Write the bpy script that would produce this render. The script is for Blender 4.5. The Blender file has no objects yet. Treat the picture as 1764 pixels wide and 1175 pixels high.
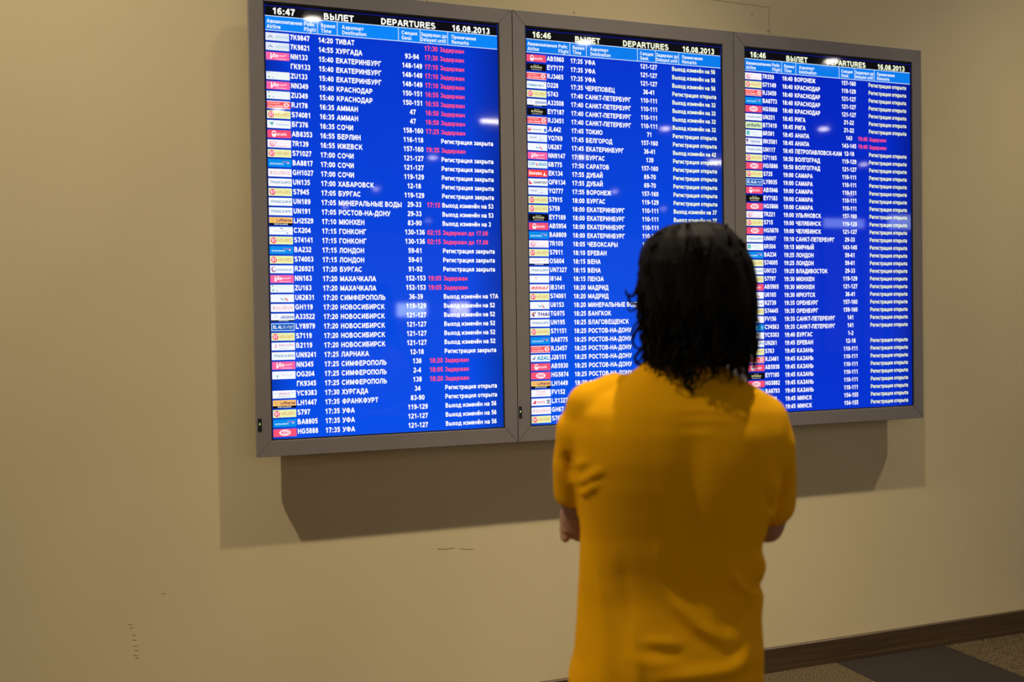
import bpy, bmesh, math, random
from mathutils import Vector, Matrix, noise
random.seed(7)
PI = math.pi
SC = bpy.context.scene
COL = SC.collection

# ------------------------------------------------------------------ camera
F_PX, YAW, PITCH, ROLL = 1715.0, 0.35199, -0.02008, -0.01497
CAM = Vector((0.0, -3.43701, 1.44855))
fwd = Vector((math.sin(YAW)*math.cos(PITCH), math.cos(YAW)*math.cos(PITCH), math.sin(PITCH)))
r0 = Vector((math.cos(YAW), -math.sin(YAW), 0)); u0 = r0.cross(fwd)
cr = math.cos(ROLL)*r0 + math.sin(ROLL)*u0
cu = -math.sin(ROLL)*r0 + math.cos(ROLL)*u0
cd = bpy.data.cameras.new('camera'); cd.sensor_width = 36.0; cd.lens = F_PX*36.0/1764.0
cd.dof.use_dof = True; cd.dof.focus_distance = 3.55; cd.dof.aperture_fstop = 2.0
cam = bpy.data.objects.new('camera', cd); COL.objects.link(cam)
cam.matrix_world = Matrix(((cr.x, cu.x, -fwd.x, CAM.x), (cr.y, cu.y, -fwd.y, CAM.y), (cr.z, cu.z, -fwd.z, CAM.z), (0, 0, 0, 1)))
SC.camera = cam

# ------------------------------------------------------------------ view, world
SC.view_settings.view_transform = 'Standard'; SC.view_settings.look = 'None'
SC.view_settings.gamma = 1.0; SC.view_settings.exposure = 0.0
SC.view_settings.use_curve_mapping = False
SC.cycles.use_denoising = True
w = bpy.data.worlds.new('hall_light'); SC.world = w; w.use_nodes = True
bg = w.node_tree.nodes['Background']; bg.inputs[0].default_value = (1.0, 0.81, 0.59, 1); bg.inputs[1].default_value = 0.38

def spot(name, loc, aim, power, size=1.6, blend=1.0, radius=0.035, col=(1.0, 0.86, 0.60)):
    l = bpy.data.lights.new(name, 'SPOT'); l.energy = power; l.spot_size = size; l.spot_blend = blend
    l.shadow_soft_size = radius; l.color = col
    o = bpy.data.objects.new(name, l); COL.objects.link(o); o.location = loc
    o.rotation_euler = (Vector(aim)-Vector(loc)).to_track_quat('-Z', 'Y').to_euler()
    return o
# the downlights nearest the wall (their housings are built with the other ceiling lamps)
LZ = 5.0
LAMP_BEAMS = [((-1.60, -1.36, LZ), (1.0, -0.2, 0.0), 520, 0.86),
              ((1.80, -1.36, LZ), (1.5, -0.9, 0.0), 520, 1.06),
              ((5.35, -1.36, LZ), (2.6, -0.3, 0.0), 350, 0.78)]
for k, (a, b, p, s) in enumerate(LAMP_BEAMS):
    spot('downlight_beam', a[:2]+(LZ-0.02,), b, p, s)

# ------------------------------------------------------------------ helpers
def lin(c):
    f = lambda v: (v/255/12.92 if v/255 <= 0.04045 else ((v/255+0.055)/1.055)**2.4)
    return (f(c[0]), f(c[1]), f(c[2]), 1)
MATS = {}
def principled(name):
    m = bpy.data.materials.new(name); m.use_nodes = True
    return m, m.node_tree, m.node_tree.nodes['Principled BSDF']
def plain(name, col, rough=0.6, metal=0.0, spec=0.5, noise_amt=0.06, noise_scale=40):
    if name in MATS: return MATS[name]
    m, nt, b = principled(name)
    tc = nt.nodes.new('ShaderNodeTexCoord'); n = nt.nodes.new('ShaderNodeTexNoise'); n.inputs['Scale'].default_value = noise_scale
    nt.links.new(tc.outputs['Object'], n.inputs['Vector'])
    r = nt.nodes.new('ShaderNodeValToRGB')
    r.color_ramp.elements[0].position = 0.3; r.color_ramp.elements[1].position = 0.7
    r.color_ramp.elements[0].color = tuple(v*(1-noise_amt) for v in col[:3])+(1,)
    r.color_ramp.elements[1].color = tuple(min(1, v*(1+noise_amt)) for v in col[:3])+(1,)
    nt.links.new(n.outputs['Fac'], r.inputs['Fac']); nt.links.new(r.outputs['Color'], b.inputs['Base Color'])
    b.inputs['Roughness'].default_value = rough; b.inputs['Metallic'].default_value = metal
    b.inputs['Specular IOR Level'].default_value = spec
    MATS[name] = m; return m
def screen_mat(col):
    """lit pixels behind the display's glossy front"""
    key = ('scr',)+tuple(col)
    if key in MATS: return MATS[key]
    m, nt, b = principled('screen_pixels_%02x%02x%02x' % tuple(int(v) for v in col))
    b.inputs['Base Color'].default_value = (0.004, 0.004, 0.005, 1)
    b.inputs['Roughness'].default_value = 0.03; b.inputs['Specular IOR Level'].default_value = 0.11
    b.inputs['Emission Color'].default_value = lin(col); b.inputs['Emission Strength'].default_value = 1.0
    MATS[key] = m; return m
def glow_mat(name, col, s):
    if name in MATS: return MATS[name]
    m, nt, b = principled(name)
    b.inputs['Base Color'].default_value = (0.8, 0.8, 0.8, 1)
    b.inputs['Emission Color'].default_value = col; b.inputs['Emission Strength'].default_value = s
    MATS[name] = m; return m

def mesh_obj(name, verts, faces, mats, parent=None, fm=None, smooth=False, loc=None):
    me = bpy.data.meshes.new(name); me.from_pydata(verts, [], faces)
    for m in (mats if isinstance(mats, (list, tuple)) else [mats]): me.materials.append(m)
    if fm: me.polygons.foreach_set('material_index', fm)
    if smooth: me.polygons.foreach_set('use_smooth', [True]*len(me.polygons))
    me.update()
    o = bpy.data.objects.new(name, me); COL.objects.link(o)
    if parent: o.parent = parent
    if loc: o.location = loc
    return o
class MB:
    def __init__(s): s.v = []; s.f = []
    def box(s, x0, x1, y0, y1, z0, z1):
        i = len(s.v)
        s.v += [(x, y, z) for x in (x0, x1) for y in (y0, y1) for z in (z0, z1)]
        s.f += [(i, i+1, i+3, i+2), (i+4, i+6, i+7, i+5), (i, i+4, i+5, i+1), (i+2, i+3, i+7, i+6), (i, i+2, i+6, i+4), (i+1, i+5, i+7, i+3)]
    def prism(s, poly, y0, y1):          # polygon in x,z, from y0 to y1
        i = len(s.v); n = len(poly)
        s.v += [(x, y0, z) for x, z in poly]+[(x, y1, z) for x, z in poly]
        s.f += [tuple(range(i, i+n)), tuple(range(i+2*n-1, i+n-1, -1))]
        s.f += [(i+k, i+n+k, i+n+(k+1) % n, i+(k+1) % n) for k in range(n)]
    def tube(s, pts, rad, seg=8, cap=True):
        pts = [Vector(p) for p in pts]; n = len(pts); base = len(s.v)
        up = Vector((0.13, 0.21, 0.97))
        for k, p in enumerate(pts):
            t = (pts[min(k+1, n-1)]-pts[max(k-1, 0)])
            if t.length < 1e-9: t = Vector((0, 0, 1))
            t.normalize(); a = t.cross(up)
            if a.length < 0.1: a = t.cross(Vector((1, 0, 0)))
            a.normalize(); b = t.cross(a); r = rad[k] if isinstance(rad, (list, tuple)) else rad
            up = -b if False else up
            for j in range(seg):
                c = 2*PI*j/seg; s.v.append(tuple(p+a*(r*math.cos(c))+b*(r*math.sin(c))))
        for k in range(n-1):
            for j in range(seg):
                q = base+k*seg; s.f.append((q+j, q+(j+1) % seg, q+seg+(j+1) % seg, q+seg+j))
        if cap:
            s.f.append(tuple(base+j for j in range(seg))[::-1]); s.f.append(tuple(base+(n-1)*seg+j for j in range(seg)))
    def ball(s, c, r, n=10, m=14, rot=None):
        i = len(s.v); c = Vector(c); r = Vector(r) if not isinstance(r, (int, float)) else Vector((r, r, r))
        R = rot or Matrix.Identity(3)
        s.v.append(tuple(c+R @ Vector((0, 0, r.z))))
        for a in range(1, n):
            th = PI*a/n
            for b in range(m):
                ph = 2*PI*b/m
                s.v.append(tuple(c+R @ Vector((r.x*math.sin(th)*math.cos(ph), r.y*math.sin(th)*math.sin(ph), r.z*math.cos(th)))))
        s.v.append(tuple(c+R @ Vector((0, 0, -r.z)))); e = len(s.v)-1
        for b in range(m):
            s.f.append((i, i+1+b, i+1+(b+1) % m)); s.f.append((e, e-m+(b+1) % m, e-m+b))
            for a in range(n-2):
                q = i+1+a*m; s.f.append((q+b, q+m+b, q+m+(b+1) % m, q+(b+1) % m))
    def limb(s, pts, rad, seg=14):       # tapered chain with round joints
        s.tube(pts, rad, seg)
        for p, r in zip(pts, rad): s.ball(p, r*0.995, 8, seg)
    def loft(s, rings):
        i0 = len(s.v); n = len(rings[0])
        for r in rings: s.v += [tuple(p) for p in r]
        for k in range(len(rings)-1):
            for j in range(n):
                q = i0+k*n; s.f.append((q+j, q+(j+1) % n, q+n+(j+1) % n, q+n+j))
        s.f.append(tuple(i0+j for j in range(n))[::-1]); s.f.append(tuple(i0+(len(rings)-1)*n+j for j in range(n)))
    def build(s, name, mat, parent=None, smooth=False): return mesh_obj(name, s.v, s.f, mat, parent, smooth=smooth)
def empty(name, loc, label=None, cat=None, group=None, rz=0, kind=None):
    o = bpy.data.objects.new(name, None); COL.objects.link(o); o.location = loc; o.rotation_euler = (0, 0, rz); o.empty_display_size = 0.1
    if label: o['label'] = label
    if cat: o['category'] = cat
    if group: o['group'] = group
    if kind: o['kind'] = kind
    return o
def remeshed(mb, voxel, smooth_it=6, factor=0.5):
    me = bpy.data.meshes.new('tmp'); me.from_pydata(mb.v, [], mb.f)
    bm = bmesh.new(); bm.from_mesh(me); bmesh.ops.recalc_face_normals(bm, faces=bm.faces[:]); bm.to_mesh(me); bm.free()
    o = bpy.data.objects.new('tmp', me); COL.objects.link(o)
    m = o.modifiers.new('r', 'REMESH'); m.mode = 'VOXEL'; m.voxel_size = voxel
    if smooth_it:
        sm = o.modifiers.new('s', 'SMOOTH'); sm.iterations = smooth_it; sm.factor = factor
    dg = bpy.context.evaluated_depsgraph_get(); dg.update()
    out = bpy.data.meshes.new_from_object(o.evaluated_get(dg), depsgraph=dg)
    bpy.data.objects.remove(o); bpy.data.meshes.remove(me)
    return out
def link_mesh(name, me, mat, parent=None):
    me.name = name; me.materials.clear(); me.materials.append(mat)
    me.polygons.foreach_set('use_smooth', [True]*len(me.polygons))
    o = bpy.data.objects.new(name, me); COL.objects.link(o)
    if parent: o.parent = parent
    return o

# ------------------------------------------------------------------ materials of the room
def wall_material():
    m, nt, b = principled('cream_painted_plaster'); N = nt.nodes; L = nt.links
    tc = N.new('ShaderNodeTexCoord')
    n1 = N.new('ShaderNodeTexNoise'); n1.inputs['Scale'].default_value = 1.3; n1.inputs['Detail'].default_value = 5
    n2 = N.new('ShaderNodeTexNoise'); n2.inputs['Scale'].default_value = 90; n2.inputs['Detail'].default_value = 3
    for n in (n1, n2): L.new(tc.outputs['Object'], n.inputs['Vector'])
    r = N.new('ShaderNodeValToRGB')
    r.color_ramp.elements[0].position = 0.35; r.color_ramp.elements[0].color = (0.69, 0.575, 0.35, 1)
    r.color_ramp.elements[1].position = 0.68; r.color_ramp.elements[1].color = (0.73, 0.61, 0.378, 1)
    L.new(n1.outputs['Fac'], r.inputs['Fac'])
    # grime low down and a few dark specks
    v = N.new('ShaderNodeTexVoronoi'); v.inputs['Scale'].default_value = 2.6
    L.new(tc.outputs['Object'], v.inputs['Vector'])
    lt = N.new('ShaderNodeMath'); lt.operation = 'LESS_THAN'; lt.inputs[1].default_value = 0.012
    L.new(v.outputs['Distance'], lt.inputs[0])
    mx = N.new('ShaderNodeMixRGB'); mx.inputs[2].default_value = (0.30, 0.24, 0.15, 1)
    L.new(lt.outputs[0], mx.inputs[0]); L.new(r.outputs['Color'], mx.inputs[1]); L.new(mx.outputs[0], b.inputs['Base Color'])
    bp = N.new('ShaderNodeBump'); bp.inputs['Strength'].default_value = 0.06; bp.inputs['Distance'].default_value = 0.004
    L.new(n2.outputs['Fac'], bp.inputs['Height']); L.new(bp.outputs['Normal'], b.inputs['Normal'])
    b.inputs['Roughness'].default_value = 0.75; b.inputs['Specular IOR Level'].default_value = 0.25
    return m
def carpet_material(name, c0, c1, scale=420):
    m, nt, b = principled(name); N = nt.nodes; L = nt.links
    tc = N.new('ShaderNodeTexCoord')
    n = N.new('ShaderNodeTexNoise'); n.inputs['Scale'].default_value = scale; n.inputs['Detail'].default_value = 2
    g = N.new('ShaderNodeNewGeometry'); L.new(g.outputs['Position'], n.inputs['Vector'])
    r = N.new('ShaderNodeValToRGB'); r.color_ramp.elements[0].position = 0.42; r.color_ramp.elements[1].position = 0.6
    r.color_ramp.elements[0].color = c0+(1,); r.color_ramp.elements[1].color = c1+(1,)
    L.new(n.outputs['Fac'], r.inputs['Fac']); L.new(r.outputs['Color'], b.inputs['Base Color'])
    bp = N.new('ShaderNodeBump'); bp.inputs['Strength'].default_value = 0.6; bp.inputs['Distance'].default_value = 0.003
    L.new(n.outputs['Fac'], bp.inputs['Height']); L.new(bp.outputs['Normal'], b.inputs['Normal'])
    b.inputs['Roughness'].default_value = 0.95; b.inputs['Specular IOR Level'].default_value = 0.1
    return m
def wood_material():
    m, nt, b = principled('brown_baseboard_veneer'); N = nt.nodes; L = nt.links
    tc = N.new('ShaderNodeTexCoord'); mp = N.new('ShaderNodeMapping'); mp.inputs['Scale'].default_value = (1.2, 20, 34)
    n = N.new('ShaderNodeTexNoise'); n.inputs['Scale'].default_value = 2.2; n.inputs['Detail'].default_value = 6
    L.new(tc.outputs['Object'], mp.inputs['Vector']); L.new(mp.outputs['Vector'], n.inputs['Vector'])
    r = N.new('ShaderNodeValToRGB'); r.color_ramp.elements[0].position = 0.3; r.color_ramp.elements[1].position = 0.7
    r.color_ramp.elements[0].color = (0.045, 0.025, 0.010, 1); r.color_ramp.elements[1].color = (0.085, 0.048, 0.018, 1)
    L.new(n.outputs['Fac'], r.inputs['Fac']); L.new(r.outputs['Color'], b.inputs['Base Color'])
    b.inputs['Roughness'].default_value = 0.45
    return m
M_WALL = wall_material(); M_WOOD = wood_material()
M_LIGHTCARPET = carpet_material('beige_speckled_carpet', (0.022, 0.016, 0.008), (0.17, 0.125, 0.07), 210)
M_DARKCARPET = carpet_material('charcoal_carpet', (0.026, 0.020, 0.017), (0.040, 0.031, 0.027))
M_BEZEL = plain('brown_grey_painted_metal', (0.235, 0.205, 0.205), rough=0.5, metal=0.15, noise_amt=0.03, noise_scale=12)
M_BLACK = plain('black_rubber', (0.006, 0.006, 0.007), rough=0.4)
M_CASE = plain('dark_steel_case', (0.08, 0.075, 0.075), rough=0.5, metal=0.5)

# ------------------------------------------------------------------ structure
def structure(o): o['kind'] = 'structure'; return o
b_ = MB(); b_.box(-9, 26, 0, 0.2, 0, 5.2); structure(b_.build('wall_back', M_WALL))
wall = bpy.data.objects['wall_back']
b_ = MB(); b_.box(-9, 26, -36, 0.2, -0.1, -0.006)
floor = structure(b_.build('floor', carpet_material('worn_carpet', (0.10, 0.08, 0.05), (0.24, 0.19, 0.12), 300)))
b_ = MB(); b_.box(-9, 26, -36, 0.2, 5.05, 5.2)
structure(b_.build('ceiling', plain('grey_ceiling', (0.35, 0.33, 0.30), rough=0.8)))
# carpet tiles near the wall
T = 0.575
for j in range(4):
    for i in range(-1, 8):
        x0 = 2.68+(i-4)*T; y1 = -0.0-j*T
        b_ = MB(); g_ = 0.0012; h = -0.0006*((i*7+j*3) % 3)
        b_.box(x0+g_, x0+T-g_, y1-T+g_, y1-g_, -0.006, h)
        dark = (i+j) % 2 == 0
        b_.build('carpet_tile', M_DARKCARPET if dark else M_LIGHTCARPET, floor)
# baseboard in lengths
b_ = MB(); xs = [-9, -4.9, -2.5, -0.1, 2.3, 3.18, 5.6, 8.0, 26]
bb = None
b_.prism([(-9, 0), (26, 0), (26, 0.018), (-9, 0.018)], -0.016, 0.0)
bb = structure(b_.build('baseboard_back', M_WOOD))
for k in range(len(xs)-1):
    q = MB(); x0, x1 = xs[k]+0.0006, xs[k+1]-0.0006
    i = 0
    prof = [(-0.012, 0.018), (-0.012, 0.096), (-0.008, 0.100), (0, 0.100), (0, 0.018)]
    q.v = [(x0, y, z) for y, z in prof]+[(x1, y, z) for y, z in prof]
    n = 5; q.f = [tuple(range(n))[::-1], tuple(range(n, 2*n))]+[(a, (a+1) % n, n+(a+1) % n, n+a) for a in range(n)]
    q.build('board', M_WOOD, bb)
for x, z in ((2.42, 0.05), (2.62, 0.066), (2.80, 0.074), (3.10, 0.072), (3.40, 0.06)):
    q = MB(); q.tube([(x, -0.0128, z), (x, -0.0115, z)], 0.0028, 8); q.build('screw', M_CASE, bb)
# joint, patched plaster strip and scuffs on the wall
M_GROOVE = plain('dark_joint', (0.10, 0.08, 0.05), rough=0.9)
M_SCUFF = plain('scuffed_plaster', (0.34, 0.27, 0.17), rough=0.9)
q = MB(); q.box(0.9585, 0.9615, -0.0006, 0.001, 2.56, 5.04); q.build('panel_joint', M_GROOVE, wall)
def strip(name, pts, wd, mat, y=-0.0005):
    q = MB()
    for (x0, z0), (x1, z1) in zip(pts[:-1], pts[1:]):
        d = Vector((x1-x0, z1-z0)); n = Vector((-d.y, d.x)).normalized()*wd/2
        q.prism([(x0+n.x, z0+n.y), (x0-n.x, z0-n.y), (x1-n.x, z1-n.y), (x1+n.x, z1+n.y)], y, 0.0005)
    return q.build(name, mat, wall)
strip('patch_edge', [(1.96, 2.713), (2.12, 2.706), (2.392, 2.700), (2.388, 2.64), (2.393, 2.592)], 0.0022, M_SCUFF)
q = MB()
q.prism([(0.963, 2.57), (2.388, 2.57), (2.388, 2.697), (1.97, 2.708), (0.963, 2.73)], -0.0004, 0.001)
q.build('plaster_patch', wall_material(), wall)
for x, z in ((1.53, 2.60), (1.525, 2.585), (2.385, 2.605), (2.31, 2.665)):
    q = MB(); q.ball((x, -0.0006, z), (0.0045, 0.0016, 0.0032), 6, 8); q.build('filled_hole', M_SCUFF, wall)
strip('scratch', [(0.965, 0.635), (0.99, 0.632), (1.03, 0.633)], 0.002, M_SCUFF)
strip('scratch', [(1.05, 0.628), (1.075, 0.623), (1.10, 0.622)], 0.0018, M_SCUFF)
for k, (x, z) in enumerate(((-0.075, 0.487), (-0.07, 0.475), (-0.064, 0.45), (-0.063, 0.435), (-0.06, 0.415), (-0.057, 0.40), (-0.06, 0.385), (-0.056, 0.375), (0.03, 0.575))):
    strip('scratch', [(x, z), (x+0.012, z-0.003+0.001*(k % 3))], 0.0016, M_SCUFF)

# ------------------------------------------------------------------ glyphs: bold grotesque capitals drawn as strokes (cap height 10, stroke 2)
def A_(cx, cy, rx, ry, a0, a1, n=None):
    n = n or max(3, int(abs(a1-a0)/30)); return [(cx+rx*math.cos(math.radians(a0+(a1-a0)*k/n)), cy+ry*math.sin(math.radians(a0+(a1-a0)*k/n))) for k in range(n+1)]
def L_(*a): return [(a[k], a[k+1]) for k in range(0, len(a), 2)]
V_ = lambda x, a=0, b=10: L_(x, a, x, b)
ST = {
 '0': (7.8, A_(3.9, 5, 2.5, 4.1, 0, 360, 12)), '1': (7.8, V_(4.6), L_(4.6, 9.3, 3.3, 7.9, 1.4, 7.1)),
 '2': (7.8, A_(3.8, 7, 2.4, 2.1, 165, -40)+[(1.7, 1.6)], L_(.6, 1, 7.1, 1)), '3': (7.8, A_(3.7, 7.15, 2.2, 2, 155, -90), A_(3.7, 3.1, 2.5, 2.15, 90, -155)),
 '4': (7.8, V_(5.4), L_(5.2, 9.2, 1.3, 3.6), L_(.3, 3, 7.5, 3)), '5': (7.8, L_(6.9, 9, 2.4, 9, 1.8, 5.3), A_(3.8, 3.4, 2.5, 2.4, 125, -155)),
 '6': (7.8, A_(3.9, 3.25, 2.4, 2.3, 0, 360, 10), A_(4.4, 5.1, 3, 4, 50, 195)), '7': (7.8, L_(.6, 9, 7.2, 9), L_(6.4, 8.7, 4.4, 5.4, 3.1, 0)),
 '8': (7.8, A_(3.9, 7.2, 2.0, 1.9, 0, 360, 10), A_(3.9, 3.05, 2.4, 2.1, 0, 360, 10)), '9': (7.8, A_(3.9, 6.75, 2.4, 2.3, 0, 360, 10), A_(3.4, 4.9, 3, 4, -130, 15)),
 ':': (4.6, L_(1.2, 1, 3.4, 1), L_(1.2, 6.2, 3.4, 6.2)), '.': (3.9, L_(1, 1, 3.2, 1)), '-': (4.7, L_(.6, 3.7, 4.2, 3.7)), ' ': (3.9,),
 'A': (10, L_(1.1, 0, 4.6, 9.2), L_(8.9, 0, 5.4, 9.2), L_(4.2, 9.0, 5.8, 9.0), L_(2.6, 3.2, 7.4, 3.2)),
 'B': (10, V_(2), L_(2, 9, 5, 9)+A_(5, 7.2, 2, 1.8, 80, -90)+[(2, 5.4)], A_(5.3, 3.2, 2.6, 2.2, 90, -90), L_(2, 1, 5.3, 1), L_(4.8, 5.4, 5.4, 5.4)),
 'C': (10, A_(5.2, 5, 3.8, 4.1, 42, 318, 9)), 'D': (10, V_(2), L_(2, 9, 4.6, 9)+A_(4.6, 5, 3.7, 4, 80, -80)+[(4.6, 1), (2, 1)]),
 'E': (9.3, V_(2), L_(2, 9, 8.6, 9), L_(2, 5.3, 8, 5.3), L_(2, 1, 8.8, 1)), 'F': (8.5, V_(2), L_(2, 9, 8.2, 9), L_(2, 5, 7.3, 5)),
 'G': (10.9, A_(5.5, 5, 4, 4.1, 42, 325, 9), L_(5.6, 4.6, 9.8, 4.6), V_(8.8, 1.2, 4.6)), 'H': (10, V_(2), V_(8.1), L_(2, 5.3, 8, 5.3)), 'I': (3.9, V_(2)),
 'J': (7.8, L_(5.8, 10, 5.8, 3)+A_(3.5, 3.1, 2.3, 2.1, 0, -165)), 'K': (10, V_(2), L_(2.4, 3.6, 8, 9.6), L_(4.3, 5.9, 8.9, .2)), 'L': (8.5, V_(2), L_(2, 1, 8.2, 1)),
 'M': (11.6, V_(2), V_(9.7), L_(2.4, 9.4, 5.9, 1), L_(9.3, 9.4, 5.9, 1)), 'N': (10, V_(2), V_(8.1), L_(2.3, 9.2, 7.8, .8)), 'O': (10.9, A_(5.45, 5, 4, 4.1, 0, 360, 12)),
 'P': (9.3, V_(2), L_(2, 9, 5, 9)+A_(5, 6.6, 2.6, 2.4, 80, -80)+[(5, 4.2), (2, 4.2)]), 'Q': (10.9, A_(5.45, 5, 4, 4.1, 0, 360, 12), L_(6, 3, 9.6, -.3)),
 'R': (10, V_(2), L_(2, 9, 5.5, 9)+A_(5.5, 6.9, 2.2, 2.1, 80, -80)+[(5.5, 4.8), (2, 4.8)], L_(5.4, 4.8, 8.8, .2)),
 'S': (9.3, A_(4.6, 7.2, 2.8, 1.95, 25, 215)+A_(4.7, 2.95, 3.1, 2.05, 60, -160)), 'T': (8.5, L_(.4, 9, 8.2, 9), V_(4.3)),
 'U': (10, L_(2, 10, 2, 3.8)+A_(5, 3.9, 3.1, 3, 190, 350)+[(8.1, 10)]), 'V': (9.3, L_(.9, 9.8, 4.4, .8), L_(8.5, 9.8, 5, .8)),
 'W': (13.2, L_(1, 9.9, 3.5, .6), L_(6.6, 9.6, 3.9, .6), L_(6.8, 9.6, 9.4, .6), L_(12.4, 9.9, 9.8, .6)), 'X': (9.3, L_(1.1, .2, 8.1, 9.8), L_(8.3, .2, 1.3, 9.8)),
 'Y': (9.3, L_(.8, 9.9, 4.6, 4.6), L_(8.5, 9.9, 4.7, 4.6), V_(4.65, 0, 5)), 'Z': (8.5, L_(.8, 9, 7.8, 9), L_(7.2, 8.6, 1.4, 1.4), L_(.6, 1, 8, 1)),
 'Б': (10, V_(2), L_(2, 9, 8.3, 9), L_(2, 5.6, 5.3, 5.6)+A_(5.3, 3.3, 2.7, 2.3, 80, -80)+[(5.3, 1), (2, 1)]), 'Г': (8, V_(2), L_(2, 9, 7.8, 9)),
 'Д': (10.4, L_(2.6, 1.2, 3.2, 5, 3.4, 9, 8, 9), V_(8), L_(.4, 1, 10.1, 1), V_(1.3, -2.2, 1.6), V_(9.2, -2.2, 1.6)),
 'Ж': (13.2, V_(6.6), L_(1, .2, 5, 5.4), L_(12.2, .2, 8.2, 5.4), L_(1.4, 9.6, 5, 5), L_(11.8, 9.6, 8.2, 5), L_(4.6, 5.2, 8.6, 5.2)),
 'З': (8.7, A_(4.1, 7.2, 2.7, 1.9, 155, -90), A_(4.1, 3.1, 3.0, 2.15, 90, -160)), 'И': (10, V_(2), V_(8.1), L_(2.3, .8, 7.8, 9.2)),
 'Й': (10, V_(2), V_(8.1), L_(2.3, .8, 7.8, 9.2), L_(3.2, 12.6, 4.4, 11.5, 5.8, 11.5, 7, 12.6)), 'Л': (10, L_(.4, 1, 1.8, 1.2, 2.8, 3, 3.2, 9, 8, 9), V_(8.1)),
 'П': (10, V_(2), V_(8.1), L_(2, 9, 8, 9)), 'У': (9, L_(.9, 9.8, 4.6, 3.6), L_(8.2, 9.8, 5.2, 3.2, 3.9, 1, 1.2, 1)),
 'Ф': (12.2, V_(6.1, -.3, 10.3), A_(6.1, 5.1, 4.3, 3.1, 0, 360, 12)), 'Ц': (10.4, V_(2), V_(8.1), L_(1, 1, 10.1, 1), V_(9.2, -2.2, 1.2)),
 'Ч': (9.6, V_(7.9), L_(1.9, 10, 1.9, 6.6, 2.8, 4.9, 5, 4.6, 8, 5)), 'Щ': (14.4, V_(2), V_(7), V_(12), L_(1, 1, 14, 1), V_(13.2, -2.2, 1)),
 'Ь': (9.6, V_(2), L_(2, 5.8, 5, 5.8)+A_(5, 3.4, 2.7, 2.4, 80, -80)+[(5, 1), (2, 1)]), 'Ы': (12.4, V_(2), L_(2, 5.8, 4.4, 5.8)+A_(4.4, 3.4, 2.4, 2.4, 80, -80)+[(4.4, 1), (2, 1)], V_(10.5)),
 'Э': (10, A_(4.8, 5, 3.8, 4.1, 138, -138, 9), L_(4, 5.1, 8.4, 5.1)), 'Ю': (14, V_(2), L_(2, 5.2, 5.4, 5.2), A_(8.8, 5, 3.6, 4.1, 0, 360, 12)), 'Я': (10, V_(8), L_(8, 9, 4.5, 9)+A_(4.5, 6.9, 2.2, 2.1, 100, 260)+[(8, 4.8)], L_(4.8, 4.8, 1.2, .2)),
 'a': (7.8, A_(3.6, 4.7, 2.3, 1.75, 160, 0)+[(5.9, 0)], A_(3.2, 2.1, 2.1, 1.4, 0, 360, 8)), 'в': (8.2, V_(1.7, 0, 7.3), L_(1.7, 6.5, 4.6, 6.5)+A_(4.6, 5.3, 1.5, 1.2, 80, -80)+[(1.7, 4.0)], A_(4.8, 2.3, 1.8, 1.5, 90, -90), L_(1.7, .8, 4.8, .8)),
 'г': (5.8, V_(1.7, 0, 7.3), L_(1.7, 6.5, 5.8, 6.5)), 'д': (8.8, L_(2.1, 1, 2.6, 3, 2.8, 6.5, 6.6, 6.5), V_(6.6, 0, 7.3), L_(.3, .8, 8.6, .8), V_(1, -1.8, 1), V_(7.9, -1.8, 1)),
 'e': (7.8, A_(3.9, 3.65, 2.6, 2.9, -35, -360, 9)[::1], L_(1.6, 3.6, 6.4, 3.6)), 'ж': (10.6, V_(5.3, 0, 7.3), L_(.9, .2, 4.2, 4), L_(9.7, .2, 6.4, 4), L_(1.2, 7, 4.2, 3.6), L_(9.4, 7, 6.4, 3.6)),
 'з': (6.9, A_(3.3, 5.3, 2.0, 1.35, 155, -90), A_(3.3, 2.3, 2.2, 1.55, 90, -160)), 'и': (8.4, V_(1.7, 0, 7.3), V_(6.7, 0, 7.3), L_(1.9, .8, 6.5, 6.6)), 'к': (7.4, V_(1.7, 0, 7.3), L_(2.2, 3.2, 6.2, 7), L_(3.4, 4.2, 6.8, .2)),
 'м': (9.8, V_(1.7, 0, 7.3), V_(8.1, 0, 7.3), L_(2, 6.8, 4.9, .9), L_(7.8, 6.8, 4.9, .9)), 'н': (8.4, V_(1.7, 0, 7.3), V_(6.7, 0, 7.3), L_(1.7, 3.9, 6.7, 3.9)), 'o': (8.5, A_(4.2, 3.65, 2.8, 2.9, 0, 360, 10)),
 'п': (8.3, V_(1.7, 0, 7.3), V_(6.6, 0, 7.3), L_(1.7, 6.5, 6.6, 6.5)), 'p': (8.5, V_(1.7, -2.8, 7.3), A_(4.3, 3.65, 2.5, 2.9, 0, 360, 10)), 'c': (7.8, A_(4, 3.65, 2.8, 2.9, 45, 315, 8)), 'т': (6.6, L_(.3, 6.5, 6.3, 6.5), V_(3.3, 0, 7.3)),
 'ц': (8.7, V_(1.7, 0, 7.3), V_(6.6, 0, 7.3), L_(.9, .8, 8.4, .8), V_(7.8, -1.8, 1)), 'ч': (8, V_(6.4, 0, 7.3), L_(1.6, 7.3, 1.6, 4.8, 3, 3.6, 6.4, 3.7)), 'ы': (10.6, V_(1.7, 0, 7.3), L_(1.7, 4.3, 4, 4.3)+A_(4, 2.55, 1.7, 1.75, 80, -80)+[(4, .8), (1.7, .8)], V_(9, 0, 7.3)),
 'я': (8, V_(6.4, 0, 7.3), L_(6.4, 6.5, 3.6, 6.5)+A_(3.6, 5, 1.5, 1.5, 100, 260)+[(6.4, 3.4)], L_(3.8, 3.2, 1, .2)), 'х': (7.6, L_(.9, .2, 6.6, 7.1), L_(6.7, .2, 1, 7.1)), 'р': None,
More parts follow.
